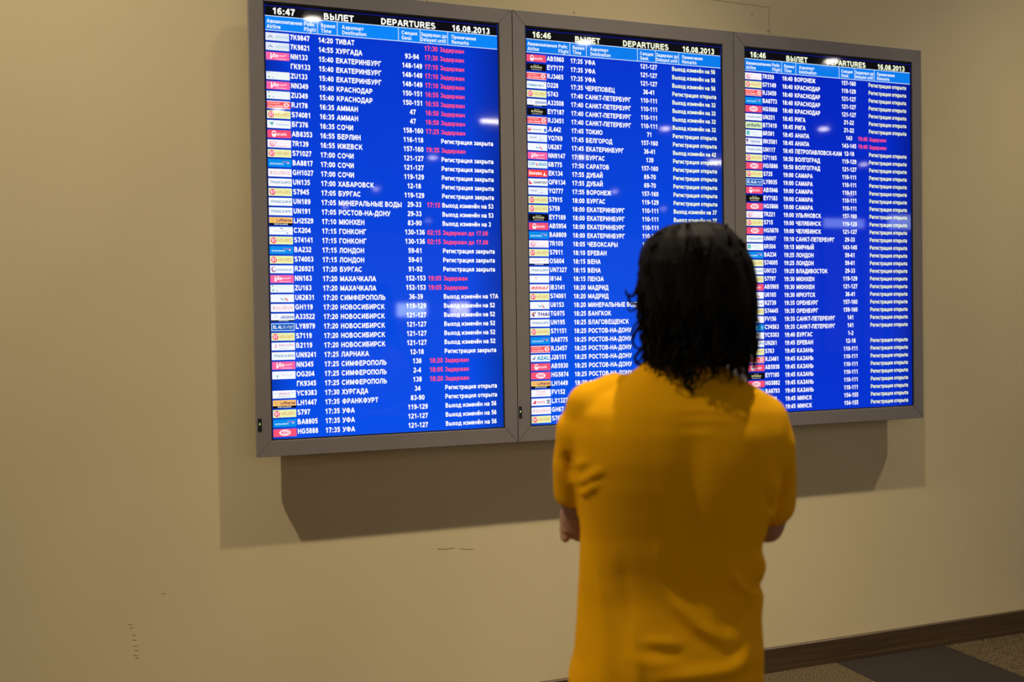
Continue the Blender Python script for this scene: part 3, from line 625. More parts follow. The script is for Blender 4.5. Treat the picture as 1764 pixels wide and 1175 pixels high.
def board(i, rows, clock, label, tops, led):
    x0 = X0+i*S_
    root = empty('departures_board', (x0, YB, ZT-H_-BZ), label, 'information display', 'departures boards side by side on the wall')
    OX, OZ = 0.0, BZ             # display lower-left in root space
    f, bk = YF-YB, 0.0           # front / back y in root space
    g = 0.0012; c = 0.0004
    xa, xb, za, zb = -MG+g, W_+MG-g, 0.0, H_+2*BZ
    ia, ib, ja, jb = -0.0035, W_+0.0035, BZ-0.0035, BZ+H_+0.0035
    def rail(poly):
        q = MB(); q.prism(poly, f, bk); o = q.build('bezel_rail', M_BEZEL, root)
        md = o.modifiers.new('edge', 'BEVEL'); md.width = 0.0012; md.segments = 2; return o
    rail([(xa, za+c), (ia, ja+c), (ia, jb-c), (xa, zb-c)])
    rail([(xb, za+c), (xb, zb-c), (ib, jb-c), (ib, ja+c)])
    rail([(xa+c, za), (xb-c, za), (ib-c, ja), (ia+c, ja)])
    rail([(xa+c, zb), (ia+c, jb), (ib-c, jb), (xb-c, zb)])
    q = MB()                                           # black gasket round the glass
    for (a, b2, c2, d) in ((ia, 0.001, ja, jb), (W_-0.001, ib, ja, jb), (0.001, W_-0.001, ja, BZ+0.001), (0.001, W_-0.001, BZ+H_-0.001, jb)):
        q.box(a, b2, f+0.0045, f+0.02, c2, d)
    q.build('gasket', M_BLACK, root)
    q = MB(); q.box(-MG+0.004, W_+MG-0.004, -0.006, 0.006, 0.006, H_+2*BZ-0.006); q.build('case', M_CASE, root)
    q = MB(); q.box(W_*0.3, W_*0.7, 0.006, 0.063, 0.35, H_-0.2); q.build('wall_bracket', M_CASE, root)
    if led:
        q = MB(); q.box(led-0.006, led+0.006, f-0.0008, f+0.004, 0.085, 0.128); sl = q.build('sensor_window', M_BLACK, root)
        q = MB(); q.box(led-0.0015, led+0.0015, f-0.0013, f-0.0007, 0.106, 0.113); q.build('status_light', glow_mat('green_led', (0.25, 1, 0.05, 1), 0.5), sl)
    ys = YS-YB
    s = mesh_obj('screen', [(0, ys, BZ), (W_, ys, BZ), (W_, ys, BZ+H_), (0, ys, BZ+H_)], [(0, 1, 2, 3)], blue_mat(i, *tops), root)
    U = lambda u: u*W_
    V = lambda v: BZ+(1-v)*H_
    hw = (255, 255, 246) if i == 0 else (250, 255, 222)
    # top bar and column heads
    P = Print(); y = ys-0.0003
    P.rect(U(.003), V(.0285), U(.996), V(.0005), (9, 9, 14), y)
    P.rect(U(.003), V(.0062), U(.996), V(.0042), (16, 22, 130), y-0.0002)
    P.text(clock, U(.031), V(.0243), .0152*H_, width=.0925*W_, col=hw, y=y-0.0003)
    P.text('ВЫЛЕТ', U(.238), V(.0262), .0150*H_, width=.127*W_, col=hw, y=y-0.0003)
    P.text('DEPARTURES', U(.478), V(.0256), .0150*H_, width=.24*W_, col=hw, y=y-0.0003)
    P.text('16.08.2013', U(.789), V(.0262), .0150*H_, width=.175*W_, col=hw, y=y-0.0003)
    P.build('title_bar', s)
    P = Print()
    P.rect(U(.003), V(.0620), U(.996), V(.0278), (6, 134, 250) if i == 0 else (6, 124, 236), y)
    lc = (205, 226, 255)
    P.rect(U(.003), V(.0296), U(.996), V(.0278), lc, y-0.0002); P.rect(U(.003), V(.0622), U(.996), V(.0604), lc, y-0.0002)
    for u in (.2136, .2949, .5539, .6486, .7709): P.rect(U(u-.0015), V(.0604), U(u+.0015), V(.0296), lc, y-0.0002)
    for t, b2, u, wd in (('Авиакомпания', 'Airline', .0085, (.143, .056)), ('Рейс', 'Flight', .157, (.047, .050)), ('Время', 'Time', .2265, (.060, .044)),
                         ('Аэропорт', 'Destination', .3135, (.092, .104)), ('Секция', 'Desk', .567, (.069, .044)), ('Задержан до', 'Delayed until', .6505, (.117, .113)), ('Примечание', 'Remarks', .787, (.113, .080))):
        P.text(t, U(u), V(.0447), .0090*H_, width=wd[0]*W_, col=(226, 240, 255), y=y-0.0003)
        P.text(b2, U(u), V(.0570), .0090*H_, width=wd[1]*W_, col=(226, 240, 255), y=y-0.0003)
    P.build('column_heads', s)
    p = (0.9767-0.0667)/41; tw = WHITE; rw = WHITE if i == 0 else ((244, 250, 214) if i == 1 else (236, 240, 200))
    nums = 0.0620/ (glyph('1')[2]+glyph('5')[2]+glyph(':')[2]+glyph('4')[2]+glyph('0')[2])*W_   # em width used for times
    rx = 0.2386*W_/sum(glyph(ch)[2] for ch in SHUT)
    cap = 0.0122*H_; sxn = nums/(cap/CAP)
    def tx(P, t, u, v, kx, capv, col, align='l'):
        tot = sum(glyph(ch)[2] for ch in t)
        P.text(t, U(u), V(v), capv, width=tot*kx, col=col, y=y-0.0001, align=align)
    kd = 0.1915*W_/sum(glyph(ch)[2] for ch in 'ЕКАТЕРИНБУРГ')
    kf = 0.0802*W_/sum(glyph(ch)[2] for ch in '7K9847')
    kc = 0.0893*W_/sum(glyph(ch)[2] for ch in '148-149')
    for k, line in enumerate(rows.split('\n')):
        fl, tm, ds, dk, de, rm = line.split('|')
        v0 = 0.0667+k*p; vb = 0.0803+k*p
        def cell(name, t, u, v, kx, cp_, col, al='l'):
            if not t: return
            P = Print(); tx(P, t, u, v, kx, cp_, col, al); P.build(name, s)
        cell('flight_number', fl, .1005 if len(fl) > 2 else .158, vb-.0004, kf, cap, tw)
        cell('departure_time', tm, .2145, vb+.0004, nums, cap, tw); cell('destination', ds, .286, vb+.0006, kd, cap, tw)
        cell('desk_number', dk, .611, vb-.0008, kc, cap, tw, 'c'); cell('delay_time', de, .665, vb-.0008, nums*.98, cap*.98, PINKRED)
        red = rm in ('D', 'E')
        rt = {'D': DEL, 'E': DEL+' до 17.08', 'S': SHUT, 'O': OPEN_, '': ''}.get(rm) if rm in ('D', 'E', 'S', 'O', '') else G_(rm)
        cell('remark', rt, .7335 if red else .733, vb-.0012, 0.1104*W_/sum(glyph(ch)[2] for ch in DEL) if red else (rx if rm in 'SO' else rx*.985), cap*(.9 if red else .93), PINKRED if red else rw)
        lc2 = logo_code(fl)
        if lc2:
            P = Print(); logo(P, lc2 if len(fl) > 2 else '', .0935*W_, .0178*H_, 0)
            P.build('airline_strip', s, (U(.0035), y, V(v0+.0178)))
    return root
board(0, A1, '16:47', 'leftmost departures board, clock 16:47, first flight to ТИВАТ, grey metal frame on cream wall', ((0, 52, 205), (0, 78, 232)), -0.041)
board(1, A2, '16:46', "middle departures board, blue screen partly hidden by the man's dark hair", ((0, 50, 205), (0, 84, 235)), -0.043)
board(2, A3, '16:46', "rightmost departures board, clock 16:46, right of the man's head, first flight to ВОРОНЕЖ", ((0, 36, 190), (0, 50, 207)), -0.043)

# ------------------------------------------------------------------ ceiling lamps of the hall
M_TRIM = plain('white_lamp_trim', (0.7, 0.7, 0.68), rough=0.4)
M_LAMP = glow_mat('lamp_diffuser', (1, 0.93, 0.80, 1), 210.0)
def ring_disc(x, y, r=0.10):
    root = empty('ceiling_lamp', (x, y, LZ), None, None, None, 0, 'structure')
    q = MB(); n = 20
    for k in range(n):
        a = 2*PI*k/n
        for rr, z in ((r, 0.0), (r+0.03, 0.0), (r+0.03, 0.05), (r, 0.05)): q.v.append((rr*math.cos(a), rr*math.sin(a), z))
    for k in range(n):
        for e in range(4):
            q.f.append((k*4+e, k*4+(e+1) % 4, ((k+1) % n)*4+(e+1) % 4, ((k+1) % n)*4+e))
    q.build('trim_ring', M_TRIM, root)
    q = MB(); q.tube([(0, 0, 0.012), (0, 0, 0.03)], r, 20); q.build('diffuser', M_LAMP, root)
    return root
lamps = [(-1.60, -1.36), (1.80, -1.36), (5.35, -1.36), (1.9, -8.5), (5.35, -8.45), (9.05, -8.3), (2.13, -13.6), (9.2, -13.3), (12.15, -12.5), (5.9, -17.6), (9.0, -16.7),
         (15.9, -15.9), (5.8, -22.8), (12.3, -21.8), (19.4, -20.7), (5.8, -27.2), (15.75, -25.3), (9.35, -30.5), (18.5, -31.5)]
for x, y in lamps: ring_disc(x, y)
def strip_lamp(x, y, l):
    root = empty('ceiling_lamp', (x, y, LZ), None, None, None, 0, 'structure')
    q = MB(); q.box(-l/2-.02, l/2+.02, -0.05, 0.05, 0.01, 0.05); q.build('housing', M_TRIM, root)
    q = MB(); q.tube([(-l/2, 0, 0), (l/2, 0, 0)], 0.03, 10); q.build('tube', M_LAMP, root)
strip_lamp(5.85, -13.5, 0.42); strip_lamp(12.35, -16.5, 0.5)
# lit shop fascias far behind the photographer, seen only in the glass
def lit_sign(x, y, z, wd, hh, col, s):
    root = empty('lit_fascia', (x, y, z), None, None, None, 0, 'structure')
    q = MB(); q.box(-wd/2-.05, wd/2+.05, -0.12, -0.005, -hh/2-.05, hh/2+.05); q.build('fascia_case', M_CASE, root)
    q = MB(); q.box(-wd/2, wd/2, -0.005, 0.01, -hh/2, hh/2); q.build('light_panel', glow_mat('fascia_%d' % int(x*10), col, s), root)
    q = MB()
    for sx in (-wd/2, wd/2): q.box(sx-.03, sx+.03, -0.10, -0.04, -z-.0059, -hh/2-.05)
    q.build('post', M_CASE, root)
lit_sign(6.5, -22.0, 1.78, 0.78, 0.34, (0.75, 1, 1, 1), 40)
lit_sign(8.0, -22.6, 1.80, 0.52, 0.34, (1, 0.93, 1, 1), 62)
lit_sign(12.2, -12.0, 3.17, 0.9, 0.16, (0.55, 0.7, 1, 1), 22)
lit_sign(13.5, -12.0, 3.22, 0.55, 0.26, (0.6, 0.75, 1, 1), 22)
lit_sign(14.6, -12.0, 3.30, 0.7, 0.2, (0.6, 0.75, 1, 1), 22)

# ------------------------------------------------------------------ the man
DEPTH = 2.07
def at_px(x, y, d): 
    v = fwd+cr*((x-882)/F_PX)-cu*((y-587.5)/F_PX); return CAM+v*d
O_ = at_px(1160, 787, DEPTH)
man = empty('person', (O_.x, O_.y, 0), 'person with shoulder-length dark wavy hair in an orange-yellow t-shirt, arms crossed, facing the boards', 'person', None, -YAW)
def L2(x, y):      # silhouette pixel -> metres in the man's own frame (x right, z up)
    s = F_PX/DEPTH
    return ((x-1160)-0.015*(y-787))/s, O_.z-((y-787)+0.015*(x-1160))/s
def sup(cx, cy, rx, ry, z, n=40, e=2.4):
    out = []
    for k in range(n):
        a = 2*PI*k/n; c, s = math.cos(a), math.sin(a)
        out.append((cx+rx*math.copysign(abs(c)**(2/e), c), cy+ry*math.copysign(abs(s)**(2/e), s), z))
    return out
# --- shirt
rows = [ # y_px, xl, xr, back, front
 (1192, 979, 1314, -.125, .125), (1160, 979, 1314, -.128, .125), (1120, 990, 1315, -.128, .125), (1060, 994, 1312, -.112, .12), 
 (1026, 995, 1317, -.106, .12), (1006, 996, 1308, -.105, .12), (976, 997, 1321, -.108, .12), (945, 999, 1309, -.114, .12), (915, 1000, 1318, -.120, .122), (880, 997, 1326, -.128, .125), (830, 990, 1336, -.135, .125), (780, 984, 1343, -.138, .12),
 (740, 982, 1346, -.134, .11), (705, 988, 1340, -.122, .095), (680, 1012, 1318, -.106, .08), (660, 1048, 1285, -.09, .066), (645, 1078, 1262, -.078, .058), (630, 1098, 1246, -.066, .052), (620, 1112, 1236, -.058, .05)]
mb = MB(); rings = []
for y, xl, xr, b, f in rows:
    a, z = L2(xl, y); c, z2 = L2(xr, y); rings.append(sup((a+c)/2, (b+f)/2, (c-a)/2, (f-b)/2, (z+z2)/2))
mb.loft(rings)
def P3(x, y, d):   # same, for a point d metres further from the lens
    v = (fwd+cr*((x-882)/F_PX)-cu*((y-587.5)/F_PX))*(DEPTH+d)+CAM-Vector((O_.x, O_.y, 0))
    c, s = math.cos(YAW), math.sin(YAW)
    return (v.x*c-v.y*s, v.x*s+v.y*c, v.z)
K = DEPTH/F_PX
mb.limb([P3(1060, 684, -.01), P3(1022, 705, -.01), P3(1003, 745, .0), P3(994, 800, .02), P3(991, 848, .045)], [.052, .060, .058, .0525, .0480])
mb.limb([P3(1270, 700, -.01), P3(1310, 727, -.01), P3(1321, 765, .0), P3(1327, 820, .02), P3(1331, 868, .045)], [.052, .060, .060, .0545, .0495])
# --- cut the round end of each sleeve flat where the cuff is: done after remeshing
me = remeshed(mb, 0.0065, 10, 0.6)
def seg_d(px, pz, a, b):
    ax, az = a; bx, bz = b; dx, dz = bx-ax, bz-az; t = max(0, min(1, ((px-ax)*dx+(pz-az)*dz)/(dx*dx+dz*dz+1e-12)))
    return math.hypot(px-ax-t*dx, pz-az-t*dz), t
folds = [ # pixel polyline, half width px, height m
 ([(1128, 985), (1150, 1015), (1185, 1052), (1222, 1074), (1262, 1082)], 11, .0085),
 ([(1120, 1010), (1150, 1045), (1190, 1075), (1240, 1096)], 14, -.0028),
 ([(1100, 1136), (1160, 1130), (1235, 1124), (1262, 1108), (1282, 1090)], 12, .0105),
 ([(1090, 1152), (1170, 1150), (1250, 1142), (1296, 1120)], 14, -.0040),
 ([(1092, 1076), (1130, 1078), (1166, 1082)], 8, .0045),
 ([(1078, 1088), (1120, 1094), (1170, 1096)], 8, -.0026),
 ([(1060, 1100), (1110, 1112), (1160, 1112)], 9, .0030),
 ([(1236, 950), (1250, 980), (1276, 1008), (1306, 1010)], 10, .0105),
 ([(1250, 945), (1275, 975), (1300, 985)], 11, -.0050),
 ([(1286, 930), (1296, 960), (1300, 1000)], 9, .0075),
 ([(1210, 1048), (1262, 1044), (1306, 1032)], 13, -.0045),
 ([(1018, 940), (1030, 1010), (1038, 1090), (1040, 1170)], 11, .0045),
 ([(1060, 930), (1070, 1000), (1080, 1060)], 14, -.0035),
 ([(1075, 1050), (1085, 1110), (1086, 1180)], 11, .0040),
 ([(1005, 1000), (1012, 1080), (1018, 1170)], 8, -.0030),
 ([(1120, 900), (1124, 950), (1130, 1010)], 12, .0030),
 ([(1265, 1100), (1250, 1140), (1246, 1185)], 11, .0035),
 ([(1290, 1120), (1284, 1180)], 9, -.0035),
 ([(1040, 790), (1012, 812), (992, 832)], 8, .0055),
 ([(1030, 812), (1008, 834), (996, 848)], 7, .0050),
 ([(1036, 800), (1010, 823), (990, 842)], 6, -.0035),
 ([(972, 772), (976, 800), (984, 828)], 8, -.0085),
 ([(1010, 780), (990, 800)], 7, .0035),
 ([(1290, 800), (1320, 836), (1338, 850)], 9, .0050),
 ([(1296, 832), (1318, 862), (1334, 880)], 8, .0055),
 ([(1300, 858), (1318, 882), (1326, 895)], 7, .0050),
 ([(1284, 822), (1310, 855), (1330, 872)], 7, -.0055),
 ([(1300, 848), (1318, 875)], 6, -.0045),
 ([(1346, 800), (1344, 840), (1332, 880)], 8, -.0080),
 ([(1130, 700), (1190, 698), (1244, 704)], 5, .0018),
 ([(1140, 716), (1200, 714), (1250, 720)], 5, .0018),
 ([(1146, 736), (1210, 736)], 5, .0015),
 ([(1166, 690), (1172, 780), (1166, 880), (1158, 960)], 26, -.0060)]
bumps = [(1078, 770, 60, 75, .010), (1262, 775, 60, 75, .010), (1160, 990, 70, 60, -.006), (1200, 905, 60, 40, -.004)]
FL = [([L2(*p) for p in pts], wd*K, h) for pts, wd, h in folds]
BL = [(L2(x, y), a*K, b*K, h) for x, y, a, b, h in bumps]
nv = [v.normal.copy() for v in me.vertices]
for v, n in zip(me.vertices, nv):
    x, y, z = v.co
    back = max(0.0, min(1.0, (-n.y+0.15)/0.5))
    if back <= 0:
        d = 0.003*noise.noise(Vector((x*9, y*9, z*5)))
    else:
        d = 0
        for pts, wd, h in FL:
            m_ = 9; tt = 0
            for k in range(len(pts)-1):
                q, t = seg_d(x, z, pts[k], pts[k+1])
                if q < m_: m_ = q; tt = (k+t)/(len(pts)-1)
            if m_ < 3*wd: d += 1.25*h*math.exp(-(m_/wd)**2)*min(1, 3.2*min(tt, 1-tt))
        for (bx, bz), a, b, h in BL: d += h*math.exp(-((x-bx)/a)**2-((z-bz)/b)**2)
        d = d*back + 0.0022*noise.noise(Vector((x*14, y*9, z*8+3)))
    v.co = v.co+n*d
# taper into clean cuffs: everything of the sleeves below the cuff line is dropped
bm = bmesh.new(); bm.from_mesh(me)
cuffs = [(Vector(P3(991, 860, .05)), Vector((0.02, -0.25, 1)).normalized(), lambda c: c.x < L2(993, 860)[0]),
         (Vector(P3(1338, 893, .06)), Vector((-0.08, -0.25, 1)).normalized(), lambda c: c.x > L2(1329, 893)[0])]
for c, n, test in cuffs:
    geo = [f for f in bm.faces if test(f.calc_center_median()) and abs((f.calc_center_median()-c).dot(n)) < .03]
    es = list({e for f in geo for e in f.edges}); vs = list({q for f in geo for q in f.verts})
    bmesh.ops.bisect_plane(bm, geom=geo+es+vs, plane_co=c, plane_no=n, dist=1e-5)
    dead = [f for f in bm.faces if test(f.calc_center_median()) and (f.calc_center_median()-c).dot(n) < 0 and (f.calc_center_median()-c).length < .14 and f.calc_center_median().z > L2(0, 985)[1]]
    bmesh.ops.delete(bm, geom=dead, context='FACES')
hem = L2(1160, 1188)[1]
dead = [f for f in bm.faces if f.calc_center_median().z < hem]
bmesh.ops.delete(bm, geom=dead, context='FACES')
bm.to_mesh(me); bm.free()
def shirt_mat():
    m, nt, b = principled('orange_yellow_cotton'); N = nt.nodes; L = nt.links
    tc = N.new('ShaderNodeTexCoord'); n = N.new('ShaderNodeTexNoise'); n.inputs['Scale'].default_value = 500
    L.new(tc.outputs['Object'], n.inputs['Vector'])
    r = N.new('ShaderNodeValToRGB'); r.color_ramp.elements[0].color = (0.86, 0.39, 0.002, 1); r.color_ramp.elements[1].color = (0.93, 0.435, 0.003, 1)
    L.new(n.outputs['Fac'], r.inputs['Fac']); L.new(r.outputs['Color'], b.inputs['Base Color'])
    bp = N.new('ShaderNodeBump'); bp.inputs['Strength'].default_value = 0.12; bp.inputs['Distance'].default_value = 0.001
    L.new(n.outputs['Fac'], bp.inputs['Height']); L.new(bp.outputs['Normal'], b.inputs['Normal'])
    b.inputs['Roughness'].default_value = 0.9; b.inputs['Specular IOR Level'].default_value = 0.08
    return m
M_SHIRT = shirt_mat()
sh = link_mesh('t_shirt', me, M_SHIRT, man)
sm = sh.modifiers.new('cloth', 'SOLIDIFY'); sm.thickness = 0.003; sm.offset = -1
# ribbed collar
mb = MB(); pts = []
for k in range(33):
    a = 2*PI*k/32; x, z = L2(1178, 628); pts.append((x+.070*math.cos(a), -.006+.060*math.sin(a), z+.004-.028*(math.sin(a)+1)/2*1.0))
mb.tube(pts, .0065, 8, False); mb.build('collar', M_SHIRT, sh, True)

# --- body
M_SKIN = plain('skin', (0.42, 0.215, 0.135), rough=0.55, noise_amt=0.05, noise_scale=60)
HX, HZ = L2(1192, 500)
mb = MB()
mb.limb([(0, .01, .80), (0, .01, .95), (0, .01, 1.08), (0, 0, 1.2)], [.085, .08, .08, .08])
mb.limb([(HX-.01, -.012, 1.2), (HX-.005, -.01, 1.31), (HX, 0, HZ-.08)], [.06, .052, .054])
mb.limb([(-.11, 0, 1.235), (.11, 0, 1.225)], [.055, .055])
# left arm (left in the picture) and forearm folded across the belly; the other forearm over it
mb.limb([P3(1015, 712, 0), P3(995, 790, .02), P3(994, 860, .05), P3(1003, 905, .075)], [.044, .040, .037, .037])
mb.limb([P3(1003, 905, .075), P3(1040, 905, .14), P3(1110, 885, .185), P3(1180, 868, .19)], [.037, .036, .031, .026])
mb.limb([P3(1312, 735, 0), P3(1326, 815, .02), P3(1334, 870, .05), P3(1322, 908, .078)], [.045, .042, .0365, .034])
mb.limb([P3(1322, 908, .078), P3(1285, 905, .16), P3(1180, 895, .225), P3(1075, 885, .20)], [.034, .036, .031, .026])
# hand of the far forearm closing round the near elbow
mb.limb([P3(1075, 885, .20), P3(1045, 893, .185), P3(1015, 898, .155)], [.026, .032, .030])
mb.limb([P3(1030, 878, .17), P3(1010, 880, .155)], [.024, .022])
for tipy, basey, ln in ((884, 880, 0), (897, 890, .004), (912, 902, .004), (926, 914, -.002)):
    mb.limb([P3(1030, basey, .165), P3(1000, basey+1, .150), P3(976, tipy-3, .125), P3(971-ln*300, tipy, .092), P3(974, tipy+3, .066)], [.0115, .0108, .0100, .0092, .0084], 10)
mb.limb([P3(1048, 872, .19), P3(1026, 858, .175), P3(1008, 852, .150)], [.013, .011, .0095], 10)
# other hand tucked on the far upper arm
mb.limb([P3(1180, 868, .19), P3(1212, 864, .185), P3(1245, 862, .165)], [.026, .032, .030])
for dz in (-24, -8, 8, 22):
    mb.limb([P3(1240, 862+dz*.7, .168), P3(1270, 862+dz, .150), P3(1296, 862+dz, .115), P3(1308, 864+dz, .085)], [.0115, .0105, .0095, .0085], 10)
mb.limb([P3(1210, 850, .195), P3(1228, 832, .19), P3(1246, 820, .175)], [.013, .011, .0095], 10)
# head with jaw, nose, lips, brow and ears (facing the boards, +y)
mb.ball((HX, -.005, HZ+.045), (.074, .090, .086), 14, 20)
mb.limb([(HX, .045, HZ-.03), (HX, .068, HZ-.062)], [.048, .026])
mb.ball((HX, .055, HZ+.0), (.056, .042, .06)); mb.limb([(HX-.03, .074, HZ+.045), (HX+.03, .074, HZ+.045)], [.013, .013])
mb.limb([(HX, .092, HZ+.03), (HX, .106, HZ+.005), (HX, .112, HZ-.008)], [.008, .011, .013])
for s in (-1, 1):
    mb.ball((HX+s*.011, .102, HZ-.010), .008); mb.ball((HX+s*.036, .075, HZ+.0), (.018, .016, .016))
    mb.ball((HX+s*.077, .0, HZ+.015), (.008, .018, .030))
mb.limb([(HX-.02, .090, HZ-.034), (HX, .098, HZ-.032), (HX+.02, .090, HZ-.034)], [.005, .007, .005]); mb.limb([(HX-.017, .089, HZ-.044), (HX, .096, HZ-.044), (HX+.017, .089, HZ-.044)], [.005, .0075, .005])
# hips, legs and ankles inside the trousers
for s in (-1, 1):
    mb.limb([(s*.085, 0, .78), (s*.10, .005, .45), (s*.105, -.01, .12)], [.085, .055, .038])
    mb.limb([(s*.105, -.01, .10), (s*.11, .08, .045), (s*.115, .15, .035)], [.034, .028, .024])
me = remeshed(mb, 0.0052, 3, 0.5)
body = link_mesh('body', me, M_SKIN, man)
# eyes and lips
M_EYE = plain('eye_white', (0.75, 0.72, 0.68), rough=0.2); M_IRIS = plain('dark_iris', (0.03, 0.015, 0.008), rough=0.2)
for s in (-1, 1):
    q = MB(); q.ball((HX+s*.031, .0795, HZ+.026), .0118, 10, 14); e = q.build('eye', M_EYE, body, True)
    q = MB(); q.ball((HX+s*.031, .0895, HZ+.026), (.0055, .0025, .0055), 8, 10); q.build('iris', M_IRIS, e, True)
# --- trousers and shoes (below the frame, carry the figure)
M_JEANS = plain('dark_denim', (0.035, 0.045, 0.085), rough=0.9, noise_scale=300)
mb = MB(); mb.loft([sup(0, .01, .13, .085, .66), sup(0, .01, .150, .088, .72), sup(0, .012, .135, .078, .84)])
for s in (-1, 1): mb.limb([(s*.085, -.005, .74), (s*.098, .0, .60), (s*.10, .004, .45), (s*.104, -.008, .25), (s*.106, -.012, .085)], [.075, .080, .070, .060, .056])
link_mesh('trousers', remeshed(mb, 0.009, 5, .5), M_JEANS, man)
M_SHOE = plain('black_leather', (0.012, 0.011, 0.011), rough=0.35)
for s in (-1, 1):
    mb = MB(); mb.limb([(s*.106, -.045, .045), (s*.108, .03, .052), (s*.113, .10, .040), (s*.118, .17, .032)], [.042, .044, .042, .031])
    me = remeshed(mb, 0.006, 3, .5)
    for v in me.vertices: v.co.z = max(v.co.z, 0.008)
    so = link_mesh('shoe', me, M_SHOE, man)
    q = MB(); q.loft([sup(s*.111, .06, .046, .150, 0.0, 28, 2.6), sup(s*.111, .06, .047, .151, 0.014, 28, 2.6)]); q.build('sole', M_BLACK, so)

# --- hair
def hair_mat():
    m, nt, b = principled('dark_brown_hair'); N = nt.nodes; L = nt.links
    tc = N.new('ShaderNodeTexCoord'); mp = N.new('ShaderNodeMapping'); mp.inputs['Scale'].default_value = (70, 70, 9)
    n = N.new('ShaderNodeTexNoise'); n.inputs['Scale'].default_value = 1.0; n.inputs['Detail'].default_value = 4
    L.new(tc.outputs['Object'], mp.inputs['Vector']); L.new(mp.outputs['Vector'], n.inputs['Vector'])
    r = N.new('ShaderNodeValToRGB'); r.color_ramp.elements[0].position = .35; r.color_ramp.elements[1].position = .75
    r.color_ramp.elements[0].color = (0.003, 0.0022, 0.002, 1); r.color_ramp.elements[1].color = (0.012, 0.008, 0.006, 1)
    L.new(n.outputs['Fac'], r.inputs['Fac']); L.new(r.outputs['Color'], b.inputs['Base Color'])
    bp = N.new('ShaderNodeBump'); bp.inputs['Strength'].default_value = 0.5; bp.inputs['Distance'].default_value = 0.004
    L.new(n.outputs['Fac'], bp.inputs['Height']); L.new(bp.outputs['Normal'], b.inputs['Normal'])
    b.inputs['Roughness'].default_value = 0.6; b.inputs['Specular IOR Level'].default_value = 0.10
    return m
M_HAIR = hair_mat()
hrows = [(385, 1172, 1226), (391, 1146, 1240), (400, 1128, 1253), (414, 1111, 1265), (432, 1101, 1276), (455, 1096, 1286), (490, 1096, 1292), (525, 1102, 1291), (560, 1112, 1286), (590, 1122, 1278), (612, 1130, 1266), (626, 1144, 1250), (634, 1164, 1230)]
mb = MB(); rings = []
for k, (y, xl, xr) in enumerate(hrows):
    a, z = L2(xl, y); c, z2 = L2(xr, y); rx = (c-a)/2; d = (.128 if y < 600 else .115)*min(1, (rx/.115)**.8)
    yf = .080 if y < 445 else .055 if y < 470 else (.045 if y < 560 else .02)
    yb = -d
    rings.append(sup((a+c)/2, (yb+yf*min(1, rx/.1))/2, rx, (yf*min(1, rx/.1)-yb)/2, (z+z2)/2, 48, 2.15))
mb.loft(rings)
me = remeshed(mb, 0.005, 4, .5)
zlo = L2(1190, 640)[1]; ztop = L2(1190, 384)[1]
for v in me.vertices:
    n = v.normal; x, y, z = v.co
    ang = math.atan2(y, x-HX); t = max(0, min(1, (ztop-z)/(ztop-zlo)))
    wv = math.sin(ang*17+z*38+3*noise.noise(Vector((x*14, y*14, z*10))))
    d = (.0010+.0045*t)*wv+.004*t*noise.noise(Vector((x*30, y*30, z*16)))
    v.co = v.co+n*d
hair = link_mesh('hair', me, M_HAIR, man)
# wavy locks and curls as one mass of strands
def lock(mb, base, ang, ln, out, curl_r, turns, r0, seed, drop=1.0):
    rng = random.Random(seed); n = 22; pts = []; rad = []
    dx, dy = math.cos(ang), math.sin(ang)
    ph = rng.uniform(0, 2*PI); sg = rng.choice((-1, 1))
    for k in range(n):
        t = k/(n-1); s = t*ln
        a = ph+sg*turns*2*PI*t; cr_ = curl_r*min(1, t*1.6)
        px = base[0]+dx*out*t**1.5+(-dy)*cr_*math.cos(a)+dx*cr_*.7*math.sin(a)
        py = base[1]+dy*out*t**1.5+dx*cr_*math.cos(a)+dy*cr_*.7*math.sin(a)
        pz = base[2]-s*drop+cr_*.35*math.sin(a*1.3)
        pts.append((px, py, pz)); rad.append(r0*(1-.75*t)+.0004)
    mb.tube(pts, rad, 5)
mb = MB(); rng = random.Random(3)
def surf(y_px, ang):     # point on the hair outline at a row and an angle
    for k in range(len(hrows)-1):
        if hrows[k][0] <= y_px <= hrows[k+1][0]:
            t = (y_px-hrows[k][0])/(hrows[k+1][0]-hrows[k][0]); xl = hrows[k][1]*(1-t)+hrows[k+1][1]*t; xr = hrows[k][2]*(1-t)+hrows[k+1][2]*t; break
    a, z = L2(xl, y_px); c, _ = L2(xr, y_px)
    cy = -.037; ry = .088*min(1, ((c-a)/2)/.1)
    return ((a+c)/2+(c-a)/2*math.cos(ang), cy+ry*math.sin(ang), z)
for k in range(420):
    yp = 392+235*rng.random()**.8; ang = rng.uniform(-PI, PI)
    if math.sin(ang) > .75: continue
    p = surf(yp, ang); t = (yp-392)/235
    ln = min(rng.uniform(.05, .13), max(.02, (p[2]-zlo)+rng.uniform(-.01, .025)))
    lock(mb, p, ang, ln, rng.uniform(-.004, .004+.006*t), rng.uniform(.003, .006+.007*t), rng.uniform(.6, 1.8), rng.uniform(.0018, .0042), k)
for k in range(150):     # lower fringe of curls on both sides and at the nape
    side = rng.random()
    ang = rng.uniform(-.9, .15) if side < .4 else (rng.uniform(PI-.15, PI+.9) if side < .8 else rng.uniform(-2.4, -.7))
    yp = rng.uniform(560, 612); p = surf(yp, ang); z_end = L2(0, rng.uniform(622, 646))[1]
    lock(mb, p, ang, max(.02, p[2]-z_end), rng.uniform(.0, .012), rng.uniform(.006, .014), rng.uniform(.8, 1.9), rng.uniform(.0014, .003), 1000+k)
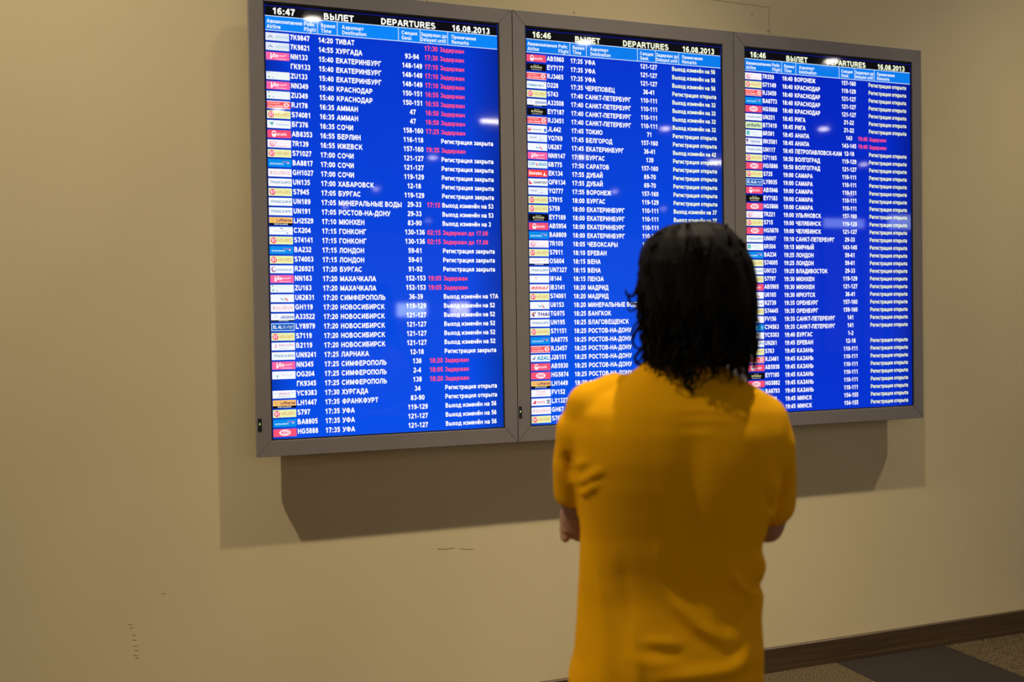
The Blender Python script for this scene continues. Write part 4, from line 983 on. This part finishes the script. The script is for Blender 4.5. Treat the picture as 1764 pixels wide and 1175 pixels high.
# the loose curls that stand out against the screens
def curve_lock(pts, r):
    n = len(pts); q = [Vector(P3(*p)) for p in pts]; out = []
    for k in range(n-1):
        p0, p1, p2, p3 = q[max(k-1, 0)], q[k], q[k+1], q[min(k+2, n-1)]
        for j in range(5):
            t = j/5; out.append(.5*((2*p1)+(p2-p0)*t+(2*p0-5*p1+4*p2-p3)*t*t+(-p0+3*p1-3*p2+p3)*t**3))
    out.append(q[-1]); m = len(out)
    mb.tube([tuple(p) for p in out], [r*(1-.6*k/(m-1)) for k in range(m)], 6)
for c, r in ((([(1104, 470, .0), (1098, 495, .0), (1090, 510, .0), (1080, 508, .0), (1078, 499, .0)]), .0034),
             (([(1108, 490, .0), (1102, 520, .0), (1088, 522, .0), (1082, 512, .0), (1086, 505, .0)]), .0030),
             (([(1106, 510, .0), (1096, 530, .0), (1086, 536, .0), (1080, 528, .0)]), .0024),
             (([(1110, 530, .0), (1102, 560, .0), (1094, 574, .0), (1090, 590, .0), (1098, 600, .0), (1108, 596, .0)]), .0032),
             (([(1116, 560, .0), (1108, 580, .0), (1112, 600, .0), (1106, 616, .0), (1096, 624, .0), (1092, 614, .0)]), .0034),
             (([(1118, 580, .0), (1116, 606, .0), (1110, 622, .0), (1100, 628, .0), (1094, 622, .0), (1096, 608, .0)]), .0030),
             (([(1112, 590, -.02), (1102, 604, -.02), (1094, 618, -.02), (1104, 630, -.02), (1120, 628, -.02)]), .0030),
             (([(1104, 548, .0), (1094, 560, .0), (1088, 575, .0), (1092, 588, .0)]), .0020),
             (([(1288, 530, .0), (1294, 556, .0), (1290, 580, .0), (1296, 596, .0), (1290, 610, .0)]), .0034),
             (([(1284, 560, -.02), (1292, 584, -.02), (1286, 604, -.02), (1290, 620, -.02), (1280, 628, -.02)]), .0034),
             (([(1276, 580, -.04), (1284, 604, -.04), (1276, 622, -.04), (1264, 630, -.04), (1262, 640, -.04)]), .0034),
             (([(1264, 590, -.06), (1270, 616, -.06), (1258, 632, -.06), (1262, 644, -.06)]), .0030),
             (([(1170, 610, -.10), (1176, 636, -.105), (1184, 650, -.105), (1180, 662, -.105), (1190, 672, -.105), (1196, 668, -.105)]), .0042),
             (([(1180, 612, -.10), (1188, 640, -.105), (1192, 654, -.105), (1188, 668, -.105), (1196, 680, -.105)]), .0036),
             (([(1160, 612, -.10), (1166, 634, -.105), (1176, 646, -.105), (1186, 656, -.105)]), .0036),
             (([(1200, 615, -.10), (1208, 638, -.105), (1202, 650, -.105), (1208, 656, -.105)]), .0030)):
    curve_lock(c, r*1.45)
lk = mb.build('locks', M_HAIR, hair, True); lk['kind'] = 'stuff'
